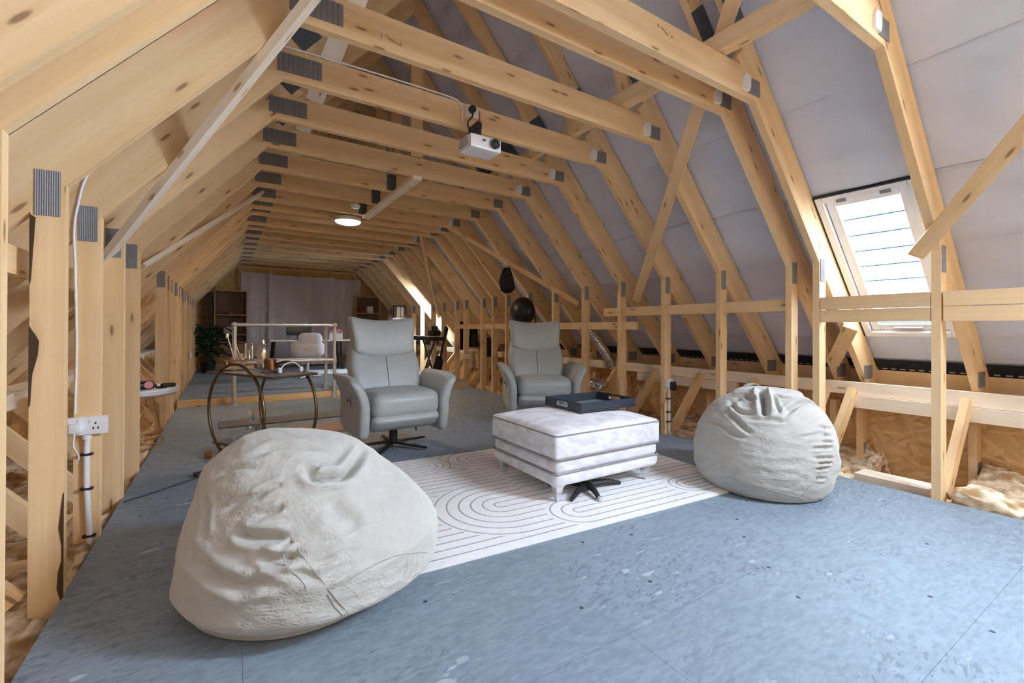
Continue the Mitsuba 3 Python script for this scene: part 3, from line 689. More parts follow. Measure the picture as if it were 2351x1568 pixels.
BL_CREASES = [([(0.244, 1.769, 0.535), (0.269, 1.738, 0.507), (0.321, 1.739, 0.499), (0.37, 1.752, 0.492), (0.422, 1.81, 0.512), (0.491, 1.939, 0.534)], 0.03, 0.016), ([(0.029, 1.743, 0.379), (0.062, 1.705, 0.363), (0.121, 1.671, 0.358), (0.185, 1.641, 0.358)], 0.022, 0.014), ([(0.094, 1.647, 0.306), (0.144, 1.618, 0.298), (0.204, 1.604, 0.307)], 0.024, 0.015), ([(-0.076, 1.79, 0.254), (-0.029, 1.726, 0.251), (0.02, 1.676, 0.237), (0.049, 1.649, 0.226), (0.093, 1.623, 0.245), (0.151, 1.589, 0.239)], 0.018, 0.018), ([(0.092, 1.718, 0.414), (0.146, 1.7, 0.431), (0.167, 1.698, 0.444)], 0.012, 0.01), ([(0.081, 1.752, 0.464), (0.136, 1.743, 0.497), (0.172, 1.737, 0.503)], 0.01, 0.011), ([(0.086, 1.877, 0.579), (0.166, 1.885, 0.601), (0.235, 1.862, 0.595), (0.315, 1.85, 0.579)], 0.014, 0.018), ([(0.27, 1.553, 0.221), (0.338, 1.566, 0.239), (0.389, 1.574, 0.253)], 0.008, 0.008), ([(0.275, 1.562, 0.239), (0.316, 1.568, 0.25), (0.352, 1.573, 0.258)], 0.008, 0.008), ([(0.247, 1.578, 0.271), (0.284, 1.579, 0.277), (0.318, 1.58, 0.279)], 0.007, 0.008), ([(0.155, 1.634, 0.33), (0.174, 1.632, 0.337), (0.193, 1.629, 0.344)], 0.011, 0.008), ([(-0.019, 1.91, 0.519), (0.032, 1.868, 0.545), (0.097, 1.821, 0.551)], 0.008, 0.01), ([(0.007, 1.803, 0.427), (0.056, 1.769, 0.458), (0.106, 1.745, 0.477)], 0.009, 0.011), ([(0.301, 1.679, 0.43), (0.354, 1.644, 0.381), (0.404, 1.613, 0.333)], 0.01, 0.03), ([(-0.111, 1.9, 0.301), (-0.064, 1.785, 0.279), (-0.016, 1.721, 0.273)], 0.01, 0.02), ([(-0.058, 1.92, 0.462), (-0.049, 1.858, 0.406), (-0.053, 1.812, 0.336)], 0.008, 0.012), ([(0.054, 1.668, 0.284), (0.124, 1.619, 0.273), (0.206, 1.578, 0.257), (0.262, 1.56, 0.233)], 0.009, 0.012), ([(0.588, 1.621, 0.19), (0.575, 1.617, 0.139)], 0.006, 0.006), ([(0.617, 1.639, 0.175), (0.601, 1.632, 0.13)], 0.006, 0.006), ([(0.646, 1.66, 0.161), (0.628, 1.649, 0.126)], 0.006, 0.006), ([(0.562, 1.607, 0.196), (0.549, 1.603, 0.148)], 0.006, 0.006)]
BL_SEAMS = [[(0.177, 1.647, 0.363), (0.213, 1.601, 0.304), (0.25, 1.569, 0.253), (0.288, 1.551, 0.197), (0.32, 1.552, 0.142), (0.355, 1.555, 0.094)], [(0.154, 1.633, 0.329), (0.172, 1.601, 0.289), (0.198, 1.579, 0.254), (0.226, 1.559, 0.216)], [(0.288, 1.551, 0.197), (0.385, 1.557, 0.22), (0.496, 1.584, 0.23), (0.587, 1.618, 0.209), (0.683, 1.692, 0.156)], [(0.283, 1.552, 0.183), (0.307, 1.553, 0.134), (0.336, 1.555, 0.094)]]
BR_CREASES = [([(2.983, 1.646, 0.633), (2.928, 1.613, 0.641), (2.883, 1.586, 0.621), (2.855, 1.563, 0.59), (2.797, 1.526, 0.544), (2.772, 1.509, 0.512)], 0.046, 0.018), ([(2.917, 1.542, 0.629), (2.869, 1.492, 0.572), (2.828, 1.448, 0.527)], 0.012, 0.01), ([(2.841, 1.429, 0.523), (2.949, 1.423, 0.57), (3.102, 1.416, 0.584), (3.123, 1.391, 0.562)], 0.018, 0.014), ([(2.861, 1.696, 0.611), (2.835, 1.635, 0.588), (2.827, 1.572, 0.575)], 0.013, 0.011), ([(2.82, 1.77, 0.571), (2.738, 1.669, 0.527), (2.739, 1.601, 0.516), (2.761, 1.546, 0.518)], 0.015, 0.012), ([(2.742, 1.745, 0.521), (2.706, 1.661, 0.477), (2.689, 1.594, 0.437), (2.691, 1.54, 0.407)], 0.013, 0.013), ([(2.738, 1.884, 0.43), (2.687, 1.752, 0.43), (2.668, 1.652, 0.393), (2.674, 1.563, 0.378)], 0.009, 0.013), ([(2.716, 1.627, 0.493), (2.735, 1.55, 0.493), (2.757, 1.501, 0.494), (2.794, 1.448, 0.494), (2.829, 1.413, 0.501)], 0.013, 0.012), ([(2.924, 1.521, 0.623), (2.95, 1.487, 0.612), (3.009, 1.459, 0.611)], 0.01, 0.009), ([(2.87, 1.31, 0.35), (2.978, 1.268, 0.347), (3.058, 1.265, 0.342)], 0.011, 0.008), ([(2.88, 1.291, 0.295), (2.97, 1.26, 0.292), (3.056, 1.255, 0.275)], 0.012, 0.008), ([(2.905, 1.275, 0.265), (2.962, 1.261, 0.262), (3.03, 1.253, 0.256)], 0.011, 0.007), ([(2.889, 1.282, 0.23), (2.943, 1.264, 0.234), (2.999, 1.254, 0.23)], 0.01, 0.008), ([(2.902, 1.283, 0.18), (2.936, 1.27, 0.175), (2.978, 1.261, 0.171)], 0.01, 0.008), ([(2.987, 1.306, 0.462), (3.042, 1.295, 0.452), (3.141, 1.299, 0.43)], 0.009, 0.007), ([(2.997, 1.288, 0.417), (3.039, 1.282, 0.408), (3.113, 1.285, 0.391)], 0.01, 0.007), ([(2.955, 1.281, 0.383), (3.01, 1.27, 0.376), (3.084, 1.269, 0.361)], 0.01, 0.007), ([(2.851, 1.339, 0.407), (2.914, 1.309, 0.418), (2.981, 1.292, 0.426)], 0.007, 0.01), ([(2.639, 1.757, 0.196), (2.66, 1.833, 0.139), (2.712, 1.895, 0.077)], 0.007, 0.015), ([(2.838, 1.703, 0.59), (2.742, 1.748, 0.521), (2.736, 1.822, 0.481)], 0.008, 0.02)]
BR_SEAMS = [[(2.705, 1.467, 0.101), (2.776, 1.396, 0.078), (2.851, 1.348, 0.056), (2.909, 1.337, 0.03)], [(2.851, 1.348, 0.056), (2.863, 1.321, 0.1), (2.88, 1.301, 0.138), (2.913, 1.278, 0.174), (2.943, 1.264, 0.272), (3.009, 1.274, 0.388), (3.06, 1.319, 0.491)]]
beanbag('bean_bag', (0.322, 2.025), math.atan2(0.322, 2.025), LEFT_PROF, None, BL_CREASES, BL_PUCK, 'large pale grey canvas bean bag on the floor in the left foreground', BL_SEAMS, [], 3)
def loop(c, w, h, d):
    def fn(u, v):
        a = PI * u
        return np.stack([c[0] + w * np.cos(a) * .8 + 0 * v, c[1] - w * np.cos(a) * .5 + d * (v - .5), c[2] + h * np.sin(a)], -1)
    return grid(16, 4, fn)
beanbag('bean_bag', (3.057, 1.685), math.atan2(3.057, 1.685), RIGHT_PROF, None, BR_CREASES, BR_PUCK, 'pale grey canvas bean bag standing by the posts under the near roof window', BR_SEAMS, [loop((3.14, 1.80, 0.615), 0.055, 0.045, 0.04)], 5)

# ------------------------------------------------------------------ ottoman and tray
t = thing('ottoman', 'square grey crushed velvet ottoman with piped edges, on the rug', 'ottoman')
ox0, ox1, oy0, oy1 = 1.634, 2.525, 2.10, 2.845
ocx, ocy, ow, od = (ox0 + ox1) / 2, (oy0 + oy1) / 2, ox1 - ox0, oy1 - oy0
cu = rbox((ow + .012, od + .012, 0.155), 0.022, 26, (0.012, 0.012, 0)); v = np.array(cu.vertices)
k = np.clip(1 - (v[:, 0] / (ow / 2)) ** 2, 0, 1) * np.clip(1 - (v[:, 1] / (od / 2)) ** 2, 0, 1)
v[:, 2] += np.where(v[:, 2] > 0.03, 0.057 * k ** 0.55, 0); cu.vertices = v
obj('cushion', at(cu, (ocx, ocy, 0.343)), 'velvet', t, smooth=50)
obj('upper_band', at(rbox((ow - .01, od - .01, 0.088), 0.03, 14, (0.008, 0.008, 0)), (ocx, ocy, 0.222)), 'velvet', t, smooth=50)
obj('lower_band', at(rbox((ow, od, 0.085), 0.03, 14, (0.008, 0.008, 0)), (ocx, ocy, 0.146)), 'velvet', t, smooth=50)
def ring_path(w, d, r, z, n=6):
    pts = []
    for (sx, sy, a0) in ((1, 1, 0), (-1, 1, PI / 2), (-1, -1, PI), (1, -1, 3 * PI / 2)):
        for a in np.linspace(a0, a0 + PI / 2, n): pts.append((ocx + sx * (w / 2 - r) + r * math.cos(a), ocy + sy * (d / 2 - r) + r * math.sin(a), z))
    pts.append(pts[0]); return np.array(pts)
for z, e in ((0.409, .012), (0.270, .016)): obj('piping', tube(ring_path(ow + e, od + e, 0.03, z), 0.0055, 8), 'velvet' if False else 'piping', t, smooth=True)
obj('piping', tube(ring_path(ow + .004, od + .004, 0.03, 0.184), 0.0045, 8), 'piping', t, smooth=True)
for sx in (0, 1):
    for sy in (0, 1):
        x, y = (ox0 + .045, ox1 - .085)[sx], (oy0 + .045, oy1 - .085)[sy]
        leg = thing_leg = trimesh.creation.cone if False else None
        pr = trimesh.creation.box((0.058, 0.058, 0.088)); vv = np.array(pr.vertices); low = vv[:, 2] < 0; vv[low, :2] *= 0.5; pr.vertices = vv
        lk = obj('leg', at(pr, (x, y, 0.072)), 'chrome', t, label='tapered chrome leg with castor' if sx + sy == 0 else None)
        obj('castor', at(disc((0, 0, 0), 0.011, 0.02, 'y', 20), (x, y, 0.0225)), 'chrome', lk, smooth=40)
        obj('bracket', at(rbox((.07, .07, .012), .003, 2), (x, y, .1095)), 'chrome', lk)
t = thing('serving_tray', 'black lacquered tray with cut-out handles on the ottoman', 'tray')
tx0, tx1, ty0, ty1, tz = 2.00, 2.515, 2.30, 2.70, 0.4795
base = at(rbox((tx1 - tx0, ty1 - ty0, 0.010), 0.003, 2), ((tx0 + tx1) / 2, (ty0 + ty1) / 2, tz + .005)); obj('base', base, 'navy', t)
obj('base_inlay', box(tx0 + .06, tx1 - .06, ty0 + .06, ty1 - .06, tz + .0105, tz + .012), 'slate_glass', t, label='paler glossy tray floor')
wt = 0.012
for (a, b, c, d) in ((tx0 + wt, tx1 - wt, ty0, ty0 + wt), (tx0 + wt, tx1 - wt, ty1 - wt, ty1)): obj('side', at(rbox((b - a, d - c, 0.052), 0.003, 3), ((a + b) / 2, (c + d) / 2, tz + .037)), 'navy', t)
from shapely.geometry import Polygon, LineString, Point
side = Polygon([(-(ty1 - ty0) / 2, 0), ((ty1 - ty0) / 2, 0), ((ty1 - ty0) / 2, .063), (-(ty1 - ty0) / 2, .063)]).difference(LineString([(-.045, .036), (.045, .036)]).buffer(.013))
for x in (tx0, tx1 - wt):
    m = trimesh.creation.extrude_polygon(side, wt); M = np.array([[0, 0, 1, x], [1, 0, 0, (ty0 + ty1) / 2], [0, 1, 0, tz], [0, 0, 0, 1.0]]); m.apply_transform(M)
    s = obj('side', m, 'navy', t)
    ringp = LineString([(-.045, .036), (.045, .036)]).buffer(.016).difference(LineString([(-.045, .036), (.045, .036)]).buffer(.0115))
    m = trimesh.creation.extrude_polygon(ringp, wt + .004); M2 = M.copy(); M2[0, 3] = x - .002; m.apply_transform(M2); obj('handle_trim', m, 'chrome', s, label='chrome rim of the handle')
t = thing('star_base', 'black swivel star base standing on the rug under the ottoman', 'swivel base')
sc = np.array([1.965, 2.20, 0])
for a in (-110, -10, 62, 134, 206):
    d = np.array([math.cos(math.radians(a)), math.sin(math.radians(a)), 0]); L = 0.20 if a == -110 else 0.25
    obj('leg', tube([sc + d * .02 + [0, 0, .05], sc + d * L * .6 + [0, 0, .045], sc + d * L + [0, 0, .024]], [.022, .018, .012], 8), 'black', t, smooth=40)
e = sc + np.array([math.cos(math.radians(-110)), math.sin(math.radians(-110)), 0]) * 0.2
obj('castor', disc((e[0], e[1], .025), .013, .018, 'y'), 'chrome', t, label='silver castor')
obj('hub', cyl(sc + [0, 0, .02], sc + [0, 0, .095], .03), 'black', t, smooth=40)

# ------------------------------------------------------------------ recliner armchairs
def recliner(loc, rz, label, base_rot):
    t = thing('armchair', label, 'armchair', 'grey leather recliner armchairs')
    def A(nm, m, b='leather', parent=None, smooth=50, label=None): return obj(nm, at(m, (loc[0], loc[1], 0), rz), b, parent or t, smooth=smooth, label=label)
    # seat: front edge rolled over
    m = rbox((0.575, 0.60, 0.20), 0.07, 18, (0.0, 0.015, 0.022)); v = np.array(m.vertices)
    v[:, 2] -= 0.02 * np.clip((v[:, 1] - 0.0) / .3, 0, 1); m.vertices = v
    A('seat', at(m, (0, -0.02, 0.415)))
    m = rbox((0.575, 0.17, 0.155), 0.055, 16, (0, 0.015, 0)); v = np.array(m.vertices); v[:, 1] += 0.10 * np.clip(0.02 - v[:, 2], 0, 1) / .08 * .8; m.vertices = v
    A('footrest', at(m, (0, -0.235, 0.272)))
    A('under_frame', at(rbox((0.50, 0.42, 0.12), 0.02, 4), (0, 0.03, 0.25)), 'charcoal')
    # back
    m = rbox((0.62, 0.17, 0.56), 0.06, 24, (0, 0.03, 0)); v = np.array(m.vertices); h = (v[:, 2] + .28) / .56
    prof = np.interp(h, [0, .35, .62, .85, 1.0], [.86, .98, 1.04, .97, .90]); v[:, 0] *= prof
    v[:, 1] += 0.20 * h + 0.05 * (h - .45) ** 2 + 0.05 * (v[:, 0] / .31) ** 2 * -1 * (v[:, 1] < 0)
    m.vertices = v
    A('backrest', at(m, (0, 0.185, 0.64)))
    sm = [(0, 0.185 - .085 - .03 * (1 - (2 * hh - 1) ** 2) ** .7 * 1.0 + 0.20 * hh + .05 * (hh - .45) ** 2 - .003, 0.36 + .56 * hh) for hh in np.linspace(.25, .90, 24)]
    A('back_seam', tube(sm, 0.0022, 6), 'charcoal')
    m = rbox((0.565, 0.155, 0.325), 0.036, 24, (0, 0.035, 0)); v = np.array(m.vertices); x = v[:, 0] / .2925; h = (v[:, 2] + .1625) / .325
    v[:, 2] += -0.07 * (1 - x ** 2) * (1 - h) - 0.040 * (1 - x ** 2) * h
    v[:, 0] *= 1 + 0.12 * (h - .3)
    v[:, 1] += 0.075 * h - 0.035 * x ** 2
    m.vertices = v
    A('headrest', at(m, (0, 0.312, 0.99)))
    # arms: side profile, thickened, flared out at the top
    for s in (-1, 1):
        m = rbox((0.088, 0.60, 0.50), 0.042, 26); v = np.array(m.vertices)
        h = (v[:, 2] + .25) / .5; f = (0.30 - v[:, 1]) / .6
        v[:, 2] -= np.where(h > .5, 0.042 * np.clip((f - .68) / .32, 0, 1) ** 2, 0)            # top falls to the front
        v[:, 2] += np.where(h < .5, 0.05 * np.clip((.35 - f) / .35, 0, 1) ** 2, 0)
        v[:, 1] += 0.045 * np.clip((.55 - h) / .55, 0, 1) ** 2 * (f > .5)
        v[:, 0] += s * 0.085 * np.clip((h - .55) / .45, 0, 1) ** 1.7
        m.vertices = v
        ak = A('armrest', at(m, (s * 0.345, -0.005, 0.405)))
        if s < 0:
            A('control_panel', at(rbox((.006, .05, .085), .002, 3), (-.401, -.03, .44)), 'grey_plastic', ak, label='control panel with dark buttons')
            A('button', at(disc((0, 0, 0), .012, .006, 'x', 20), (-.406, -.03, .45)), 'black', ak)
    A('column', cyl((0, .03, .045), (0, .03, .20), .035), 'black')
    for i in range(5):
        a = base_rot + i * 2 * PI / 5; d = np.array([math.cos(a), math.sin(a), 0])
        m = trimesh.creation.box((0.33, 0.05, 0.018)); v = np.array(m.vertices); far = v[:, 0] > 0; v[far, 1] *= .55; v[far, 2] -= .022; v[far, 2] *= .8; m.vertices = v
        A('base_leg', at(at(m, (.175, 0, .045)), (0, .03, 0), a), 'black', smooth=False)
    A('lever', tube([(.16, -.06, .21), (.17, -.08, .14)], .006, 8), 'black')
    return t
recliner((1.255, 3.90), math.radians(3), 'grey leather recliner armchair beside the bar trolley, on a black star base', math.radians(-58))
recliner((2.98, 4.12), math.radians(-24), 'grey leather recliner armchair behind the ottoman, under the hanging black helmet', 0.3)

# ------------------------------------------------------------------ bar trolley with two hoops
CA = math.atan2(-.879, .477); ce1, ce2, cc = np.array([math.cos(CA), math.sin(CA), 0]), np.array([-math.sin(CA), math.cos(CA), 0]), np.array([0.25, 4.18, 0])
def CW(a, b, z): return cc + ce1 * a + ce2 * b + np.array([0, 0, z])
t = thing('bar_trolley', 'bronze bar trolley with two large hoops, left of the armchair', 'bar trolley')
for b, sh in ((-0.185, -0.04), (0.19, 0.05)):
    an = np.linspace(0, 2 * PI, 73); obj('hoop', tube([CW(sh + .3725 * math.cos(q), b, .3825 + .3725 * math.sin(q)) for q in an], 0.0115, 10, False), 'bronze', t, smooth=True)
def cart_plate(z, th, l, w, x=0):
    m = rbox((l, w, th), .004, 3); m = at(m, (0, 0, 0), CA); m.apply_translation(CW(x, 0, z)); return m
sh = obj('shelf', cart_plate(.678, .012, .84, .36), 'slate_glass', t, label='upper glass shelf')
for b in (-.19, .19):
    obj('rail', tube([CW(-.43, b, .676), CW(.43, b, .676)], .009, 8), 'bronze', t, smooth=True)
for a in (-.43, .43): obj('rail', tube([CW(a, -.19, .676), CW(a, .19, .676)], .009, 8), 'bronze', t, smooth=True)
obj('shelf', cart_plate(.118, .012, .66, .36), 'slate_glass', t, label='lower glass shelf')
for b in (-.19, .19): obj('rail', tube([CW(-.335, b, .116), CW(.335, b, .116)], .009, 8), 'bronze', t, smooth=True)
for a in (-.25, .25):
    obj('foot', cyl(CW(a, -.185, 0), CW(a, -.185, .115), .008), 'copper', t); obj('foot', cyl(CW(a, .19, 0), CW(a, .19, .115), .008), 'copper', t)
ZS = 0.688
t = thing('bar_stand', 'copper-coloured wooden stand for bar tools on the bar trolley', 'stand')
m = at(rbox((.22, .12, .03), .006, 3), (0, 0, 0), CA + 1.05); m.apply_translation((.105, 4.50, ZS + .0165)); obj('base', m, 'oak', t)
m = at(rbox((.22, .115, .012), .004, 3), (0, 0, 0), CA + 1.05); m.apply_translation((.105, 4.50, ZS + .075)); obj('top', m, 'copper', t)
for s in (-.09, .09): obj('upright', cyl((.105 + s, 4.50, ZS + .03), (.105 + s, 4.50, ZS + .072), .006), 'chrome', t)
obj('cup', at(lathe([(0, 0), (.036, 0), (.04, .085), (.034, .085), (.031, .006), (0, .006)]), (.33, 4.335, ZS)), 'copper', t, smooth=40)
ZB = ZS + .083
t = thing('cocktail_shaker', 'polished steel cocktail shaker, tallest of the bar tools', 'cocktail shaker')
obj('body', at(lathe([(0, 0), (.036, 0), (.043, .02), (.046, .13), (.044, .15), (0, .15)]), (.275, 4.42, ZS)), 'chrome', t, smooth=40)
obj('lid', at(lathe([(0, .152), (.045, .152), (.040, .185), (.026, .208), (.020, .212), (.020, .24), (.016, .252), (0, .254)]), (.275, 4.42, ZS)), 'chrome', t, smooth=40)
def tool(nm, label, p, top, r, head, cat_):
    k = thing(nm, label, cat_); p = np.array(p, float)
    obj('handle', tube([p, np.array(top)], r, 8), 'chrome', k, smooth=True); head(k, p, np.array(top)); return k
tool('bar_spoon', 'thin steel bar spoon leaning at the left end of the bar stand', (.085, 4.52, ZB - .06), (.015, 4.53, ZB + .20), .004, lambda k, p, q: obj('bowl', at(trimesh.creation.icosphere(2, 1), tuple(q)).apply_scale(1) if False else at(rbox((.022, .01, .04), .004, 3), tuple(q)), 'chrome', k, smooth=40), 'bar spoon')
tool('muddler', 'straight steel muddler standing upright in the bar stand', (.15, 4.515, ZB - .06), (.15, 4.515, ZB + .135), .010, lambda k, p, q: obj('knob', at(trimesh.creation.icosphere(2, .013), tuple(p + [0, 0, .01])), 'black', k, smooth=True), 'muddler')
tool('tongs', 'bent steel ice tongs at the left of the bar tools', (.10, 4.50, ZB - .06), (.065, 4.50, ZB + .16), .005, lambda k, p, q: obj('arm', tube([q, p + [.03, 0, .02]], .005, 8), 'chrome', k, smooth=True), 'tongs')
t = thing('strainer', 'round steel cocktail strainer with a coiled rim', 'strainer')
for r in (.052, .036, .02): an = np.linspace(0, 2 * PI, 40); obj('coil', tube([(.115 + r * math.cos(q), 4.49, ZB - .005 + r * math.sin(q)) for q in an], .0045, 6, False), 'chrome', t, smooth=True)
obj('handle', tube([(.115, 4.49, ZB + .045), (.14, 4.49, ZB - .06)], .005, 6), 'chrome', t, smooth=True)
t = thing('jigger', 'small double-ended steel jigger between strainer and shaker', 'jigger')
obj('cup', at(lathe([(0, 0), (.022, 0), (.008, .045), (.018, .085), (.016, .085), (0, .05)]), (.175, 4.48, ZS + .081)), 'chrome', t, smooth=40)
t = thing('liquor_pourer', 'slim steel pourer with a ball cap beside the shaker', 'pourer')
obj('body', at(lathe([(0, 0), (.016, 0), (.016, .09), (.009, .105), (.009, .125), (0, .125)]), (.20, 4.52, ZS + .081)), 'chrome', t, smooth=40); obj('cap', at(trimesh.creation.icosphere(2, .014), (.20, 4.52, ZS + .216)), 'chrome', t, smooth=True)
t = thing('headphones', 'white headphones lying at the right end of the bar trolley', 'headphones')
an = np.linspace(.1, PI - .1, 24); hp = CW(.30, .05, ZS)
obj('band', tube([hp + [.075 * math.cos(q), .03 * math.cos(q), .01 + .07 * math.sin(q)] for q in an], .005, 8), 'white_plastic', t, smooth=True)
for s in (-1, 1): obj('ear_cup', at(rbox((.03, .05, .045), .012, 5), tuple(hp + [s * .078, s * .03, .024])), 'white_plastic', t, smooth=True)
t = thing('remote_control', 'black remote control lying on the bar trolley', 'remote control')
m = at(rbox((.16, .04, .016), .005, 3), (0, 0, 0), .3); m.apply_translation(CW(.20, -.03, ZS + .009)); obj('body', m, 'black', t)
t = thing('decanter', 'crystal decanter with a ball stopper on the bottom shelf of the trolley', 'decanter')
dc = CW(-.02, -.05, .1245)
obj('body', at(lathe([(0, 0), (.06, 0), (.063, .008), (.063, .10), (.045, .125), (.024, .14), (.022, .185), (.030, .195), (0, .195)], 8), tuple(dc)), 'crystal', t)
obj('stopper', at(trimesh.creation.icosphere(2, .040), tuple(dc + [0, 0, .238])), 'crystal', t, smooth=True)
t = thing('wooden_block', 'small reddish wooden block at the foot of the trolley', 'block'); obj('block', at(rbox((.05, .05, .05), .004, 2), (-.11, 4.36, .026)), 'copper', t)

# ------------------------------------------------------------------ side table in the left opening
t = thing('side_table', 'round white side table on brass hairpin legs between the left posts', 'side table')
sx_, sy_, sr = -0.66, 4.97, 0.325
obj('top', at(lathe([(0, 0), (sr - .03, 0), (sr - .005, .02), (sr, .05), (sr - .006, .058), (0, .058)], 56), (sx_, sy_, .465)), 'white_paint', t, smooth=40)
feet = [np.array([sx_ + .24 * math.cos(a), sy_ + .24 * math.sin(a), .007]) for a in (.62, .62 + 2.094, .62 + 4.189)]
for i in range(3):
    ft = feet[i]; d = (ft - [sx_, sy_, .007]) / .24; s = np.array([-d[1], d[0], 0]); tp = np.array([sx_, sy_, .464]) + d * .15
    lg = obj('leg', tube([tp, ft], .0075, 8), 'gold', t, smooth=True)
    mid = tp + (ft - tp) * .58
    for sg in (-1, 1): obj('strut', tube([tp - d * .03, tp + s * sg * .085 + [0, 0, -.10], mid], .006, 8), 'gold', lg, smooth=True)
    obj('base_bar', tube([ft, feet[(i + 1) % 3]], .006, 8), 'gold', t, smooth=True)
t = thing('headset', 'black goggles with pink inserts lying on the white side table', 'goggles')
obj('body', at(rbox((.20, .12, .065), .03, 8), (-.60, 4.84, .557), .3), 'black', t, smooth=True)
for s in (-1, 1): obj('lens', at(disc((0, 0, 0), .03, .012, 'y', 24), (-.60 + s * .05 * .95 + .018, 4.781 + s * .015, .562), .3), 'pink', t, label='pink insert')
obj('strap', tube(bend([(-.68, 4.86, .545), (-.76, 4.96, .55), (-.62, 5.06, .548), (-.50, 4.90, .545)], 40), .012, 8), 'soft_black', t, smooth=True)
t = thing('controller', 'black hand controller at the right rim of the side table', 'controller')
obj('body', at(rbox((.11, .045, .035), .014, 6), (-.415, 4.93, .541), .5), 'black', t, smooth=True); obj('loop', at(tube([(.035 * math.cos(q), .035 * math.sin(q), 0) for q in np.linspace(0, 2 * PI, 30)], .006, 6, False), (-.455, 4.865, .532)), 'soft_black', t, smooth=True)

# ------------------------------------------------------------------ mats on the floor
obj('grey_mat', at(rbox((1.32, .40, .012), .004, 3), (.61, 5.76, .0062), .03), 'grey_mat', label='flat dark grey mat lying behind the bar trolley', cat='mat')
obj('pink_mat', at(rbox((1.05, .42, .010), .004, 3), (.86, 5.02, .0055), -.05), 'pink_board', label='flat salmon pink board on the floor behind the left armchair', cat='board')

# ------------------------------------------------------------------ pipe guard rail at the step
t = thing('guard_rail', 'galvanised pipe guard rail standing at the step to the far floor', 'guard rail')
PR = 0.024; ZR, ZM = 1.082, 0.565
gp = {'a': (0.108, 7.18), 'b': (1.395, 7.21), 'c': (0.108, 7.62), 'd': (1.345, 7.62)}
for kx, (x, y) in gp.items():
    z0 = 0 if y < STEP_Y else STEP_Z
    obj('post', cyl((x, y, z0), (x, y, ZR), PR, 16), 'pipe_steel', t, smooth=40)
    obj('flange', at(lathe([(0, 0), (.05, 0), (.05, .008), (.033, .012), (.033, .07), (0, .07)], 24), (x, y, z0)), 'pipe_steel', t, smooth=40)
    obj('elbow', at(trimesh.creation.icosphere(3, .037), (x, y, ZR)), 'pipe_steel', t, smooth=True)
    obj('tee', cyl((x, y, ZM - .05), (x, y, ZM + .05), .032, 16), 'pipe_steel', t, smooth=40)
for p, q in (('a', 'b'), ('c', 'd'), ('a', 'c'), ('b', 'd')):
    for z in ((ZR, ZM) if (p, q) in (('a', 'b'), ('c', 'd')) else (ZR,)):
        obj('rail', cyl((*gp[p], z), (*gp[q], z), PR, 16), 'pipe_steel', t, smooth=40)

# ------------------------------------------------------------------ the far end: sheets, shelves, desk, chair, plant
def drape(x0, x1, y, z0, z1, seed, amp=.02, sag=.02):
    def fn(u, v):
        x = x0 + (x1 - x0) * u; z = z0 + (z1 - z0) * v
        f = meshkit.fbm(np.stack([x * 7 + seed, z * .25, 0 * x], -1), 3, seed) - .5
        return np.stack([x + .01 * np.sin(z * 3 + seed), y - amp * f * (1.3 - v) * 2.2 - .012 * np.sin(x * 26 + seed) * (1 - .6 * v), z - sag * np.sin(PI * u) * v], -1)
    return slab(grid(90, 40, fn), .003, (0, 1, 0))
obj('hanging_sheet', drape(.30, .98, 12.50, .35, 2.39, 1), 'sheet', smooth=True, label='pale sheet hanging left of the overlapping middle sheet on the far wall', cat='sheet')
obj('hanging_sheet', drape(2.30, 3.07, 12.50, .35, 2.335, 2), 'sheet', smooth=True, label='pale sheet hanging at the right end of the far wall', cat='sheet')
obj('hanging_sheet', drape(.88, 2.40, 12.44, .12, 2.345, 3, .03), 'sheet', smooth=True, label='wide pale middle sheet hanging behind the desk screen', cat='sheet')
def bookcase(x0, x1, y0, y1, z0, z1, shelves, label, drawers):
    t = thing('bookcase', label, 'bookcase'); th = .02
    obj('side', wbox(x0, x0 + th, y0, y1, z0, z1, (0, 0, 1)), 'oak', t); obj('side', wbox(x1 - th, x1, y0, y1, z0, z1, (0, 0, 1)), 'oak', t)
    obj('top', wbox(x0, x1, y0, y1, z1, z1 + .025, (1, 0, 0)), 'oak', t); obj('back', wbox(x0 + th, x1 - th, y1 - .01, y1, z0, z1, (0, 0, 1)), 'dark_back', t)
    for z in shelves: obj('shelf', wbox(x0 + th, x1 - th, y0 + .005, y1 - .011, z, z + .022, (1, 0, 0)), 'oak', t)
    for z in drawers:
        d = obj('drawer', wbox(x0 + th + .003, x1 - th - .003, y0 - .004, y0 + .015, z, z + .285, (1, 0, 0)), 'oak', t); obj('knob', at(trimesh.creation.icosphere(2, .014), ((x0 + x1) / 2, y0 - .015, z + .14)), 'dark_wood', d, smooth=True)
bookcase(-.21, .43, 12.12, 12.40, STEP_Z, 1.87, (1.32, .87, .70), 'tall brown bookcase with drawers at the left of the far wall', (.10, .395))
bookcase(2.86, 3.51, 12.12, 12.40, STEP_Z, 1.85, (1.42, .95, .5), 'tall brown bookcase at the right of the far wall', ())
obj('wall_panel', wbox(-.37, -.235, 12.2, 12.45, STEP_Z, 1.83, (0, 0, 1)), 'dark_wood', label='dark upright panel beside the left bookcase', cat='panel')
t = thing('ornament', 'small silver bowl ornament on the upper shelf of the left bookcase', 'ornament'); obj('bowl', at(lathe([(0, 0), (.04, 0), (.10, .06), (.095, .06), (.03, .015), (0, .015)]), (.11, 12.24, 1.343)), 'chrome', t, smooth=40)
obj('book_box', box(-.03, .16, 12.2, 12.34, .893, 1.06), 'grey_plastic', label='grey box on the middle shelf of the left bookcase', cat='box')
obj('black_vase', at(lathe([(0, 0), (.035, 0), (.055, .07), (.02, .13), (.024, .15), (0, .15)]), (-.10, 12.24, .893)), 'black', smooth=40, label='small black vase on the middle shelf of the left bookcase', cat='vase')
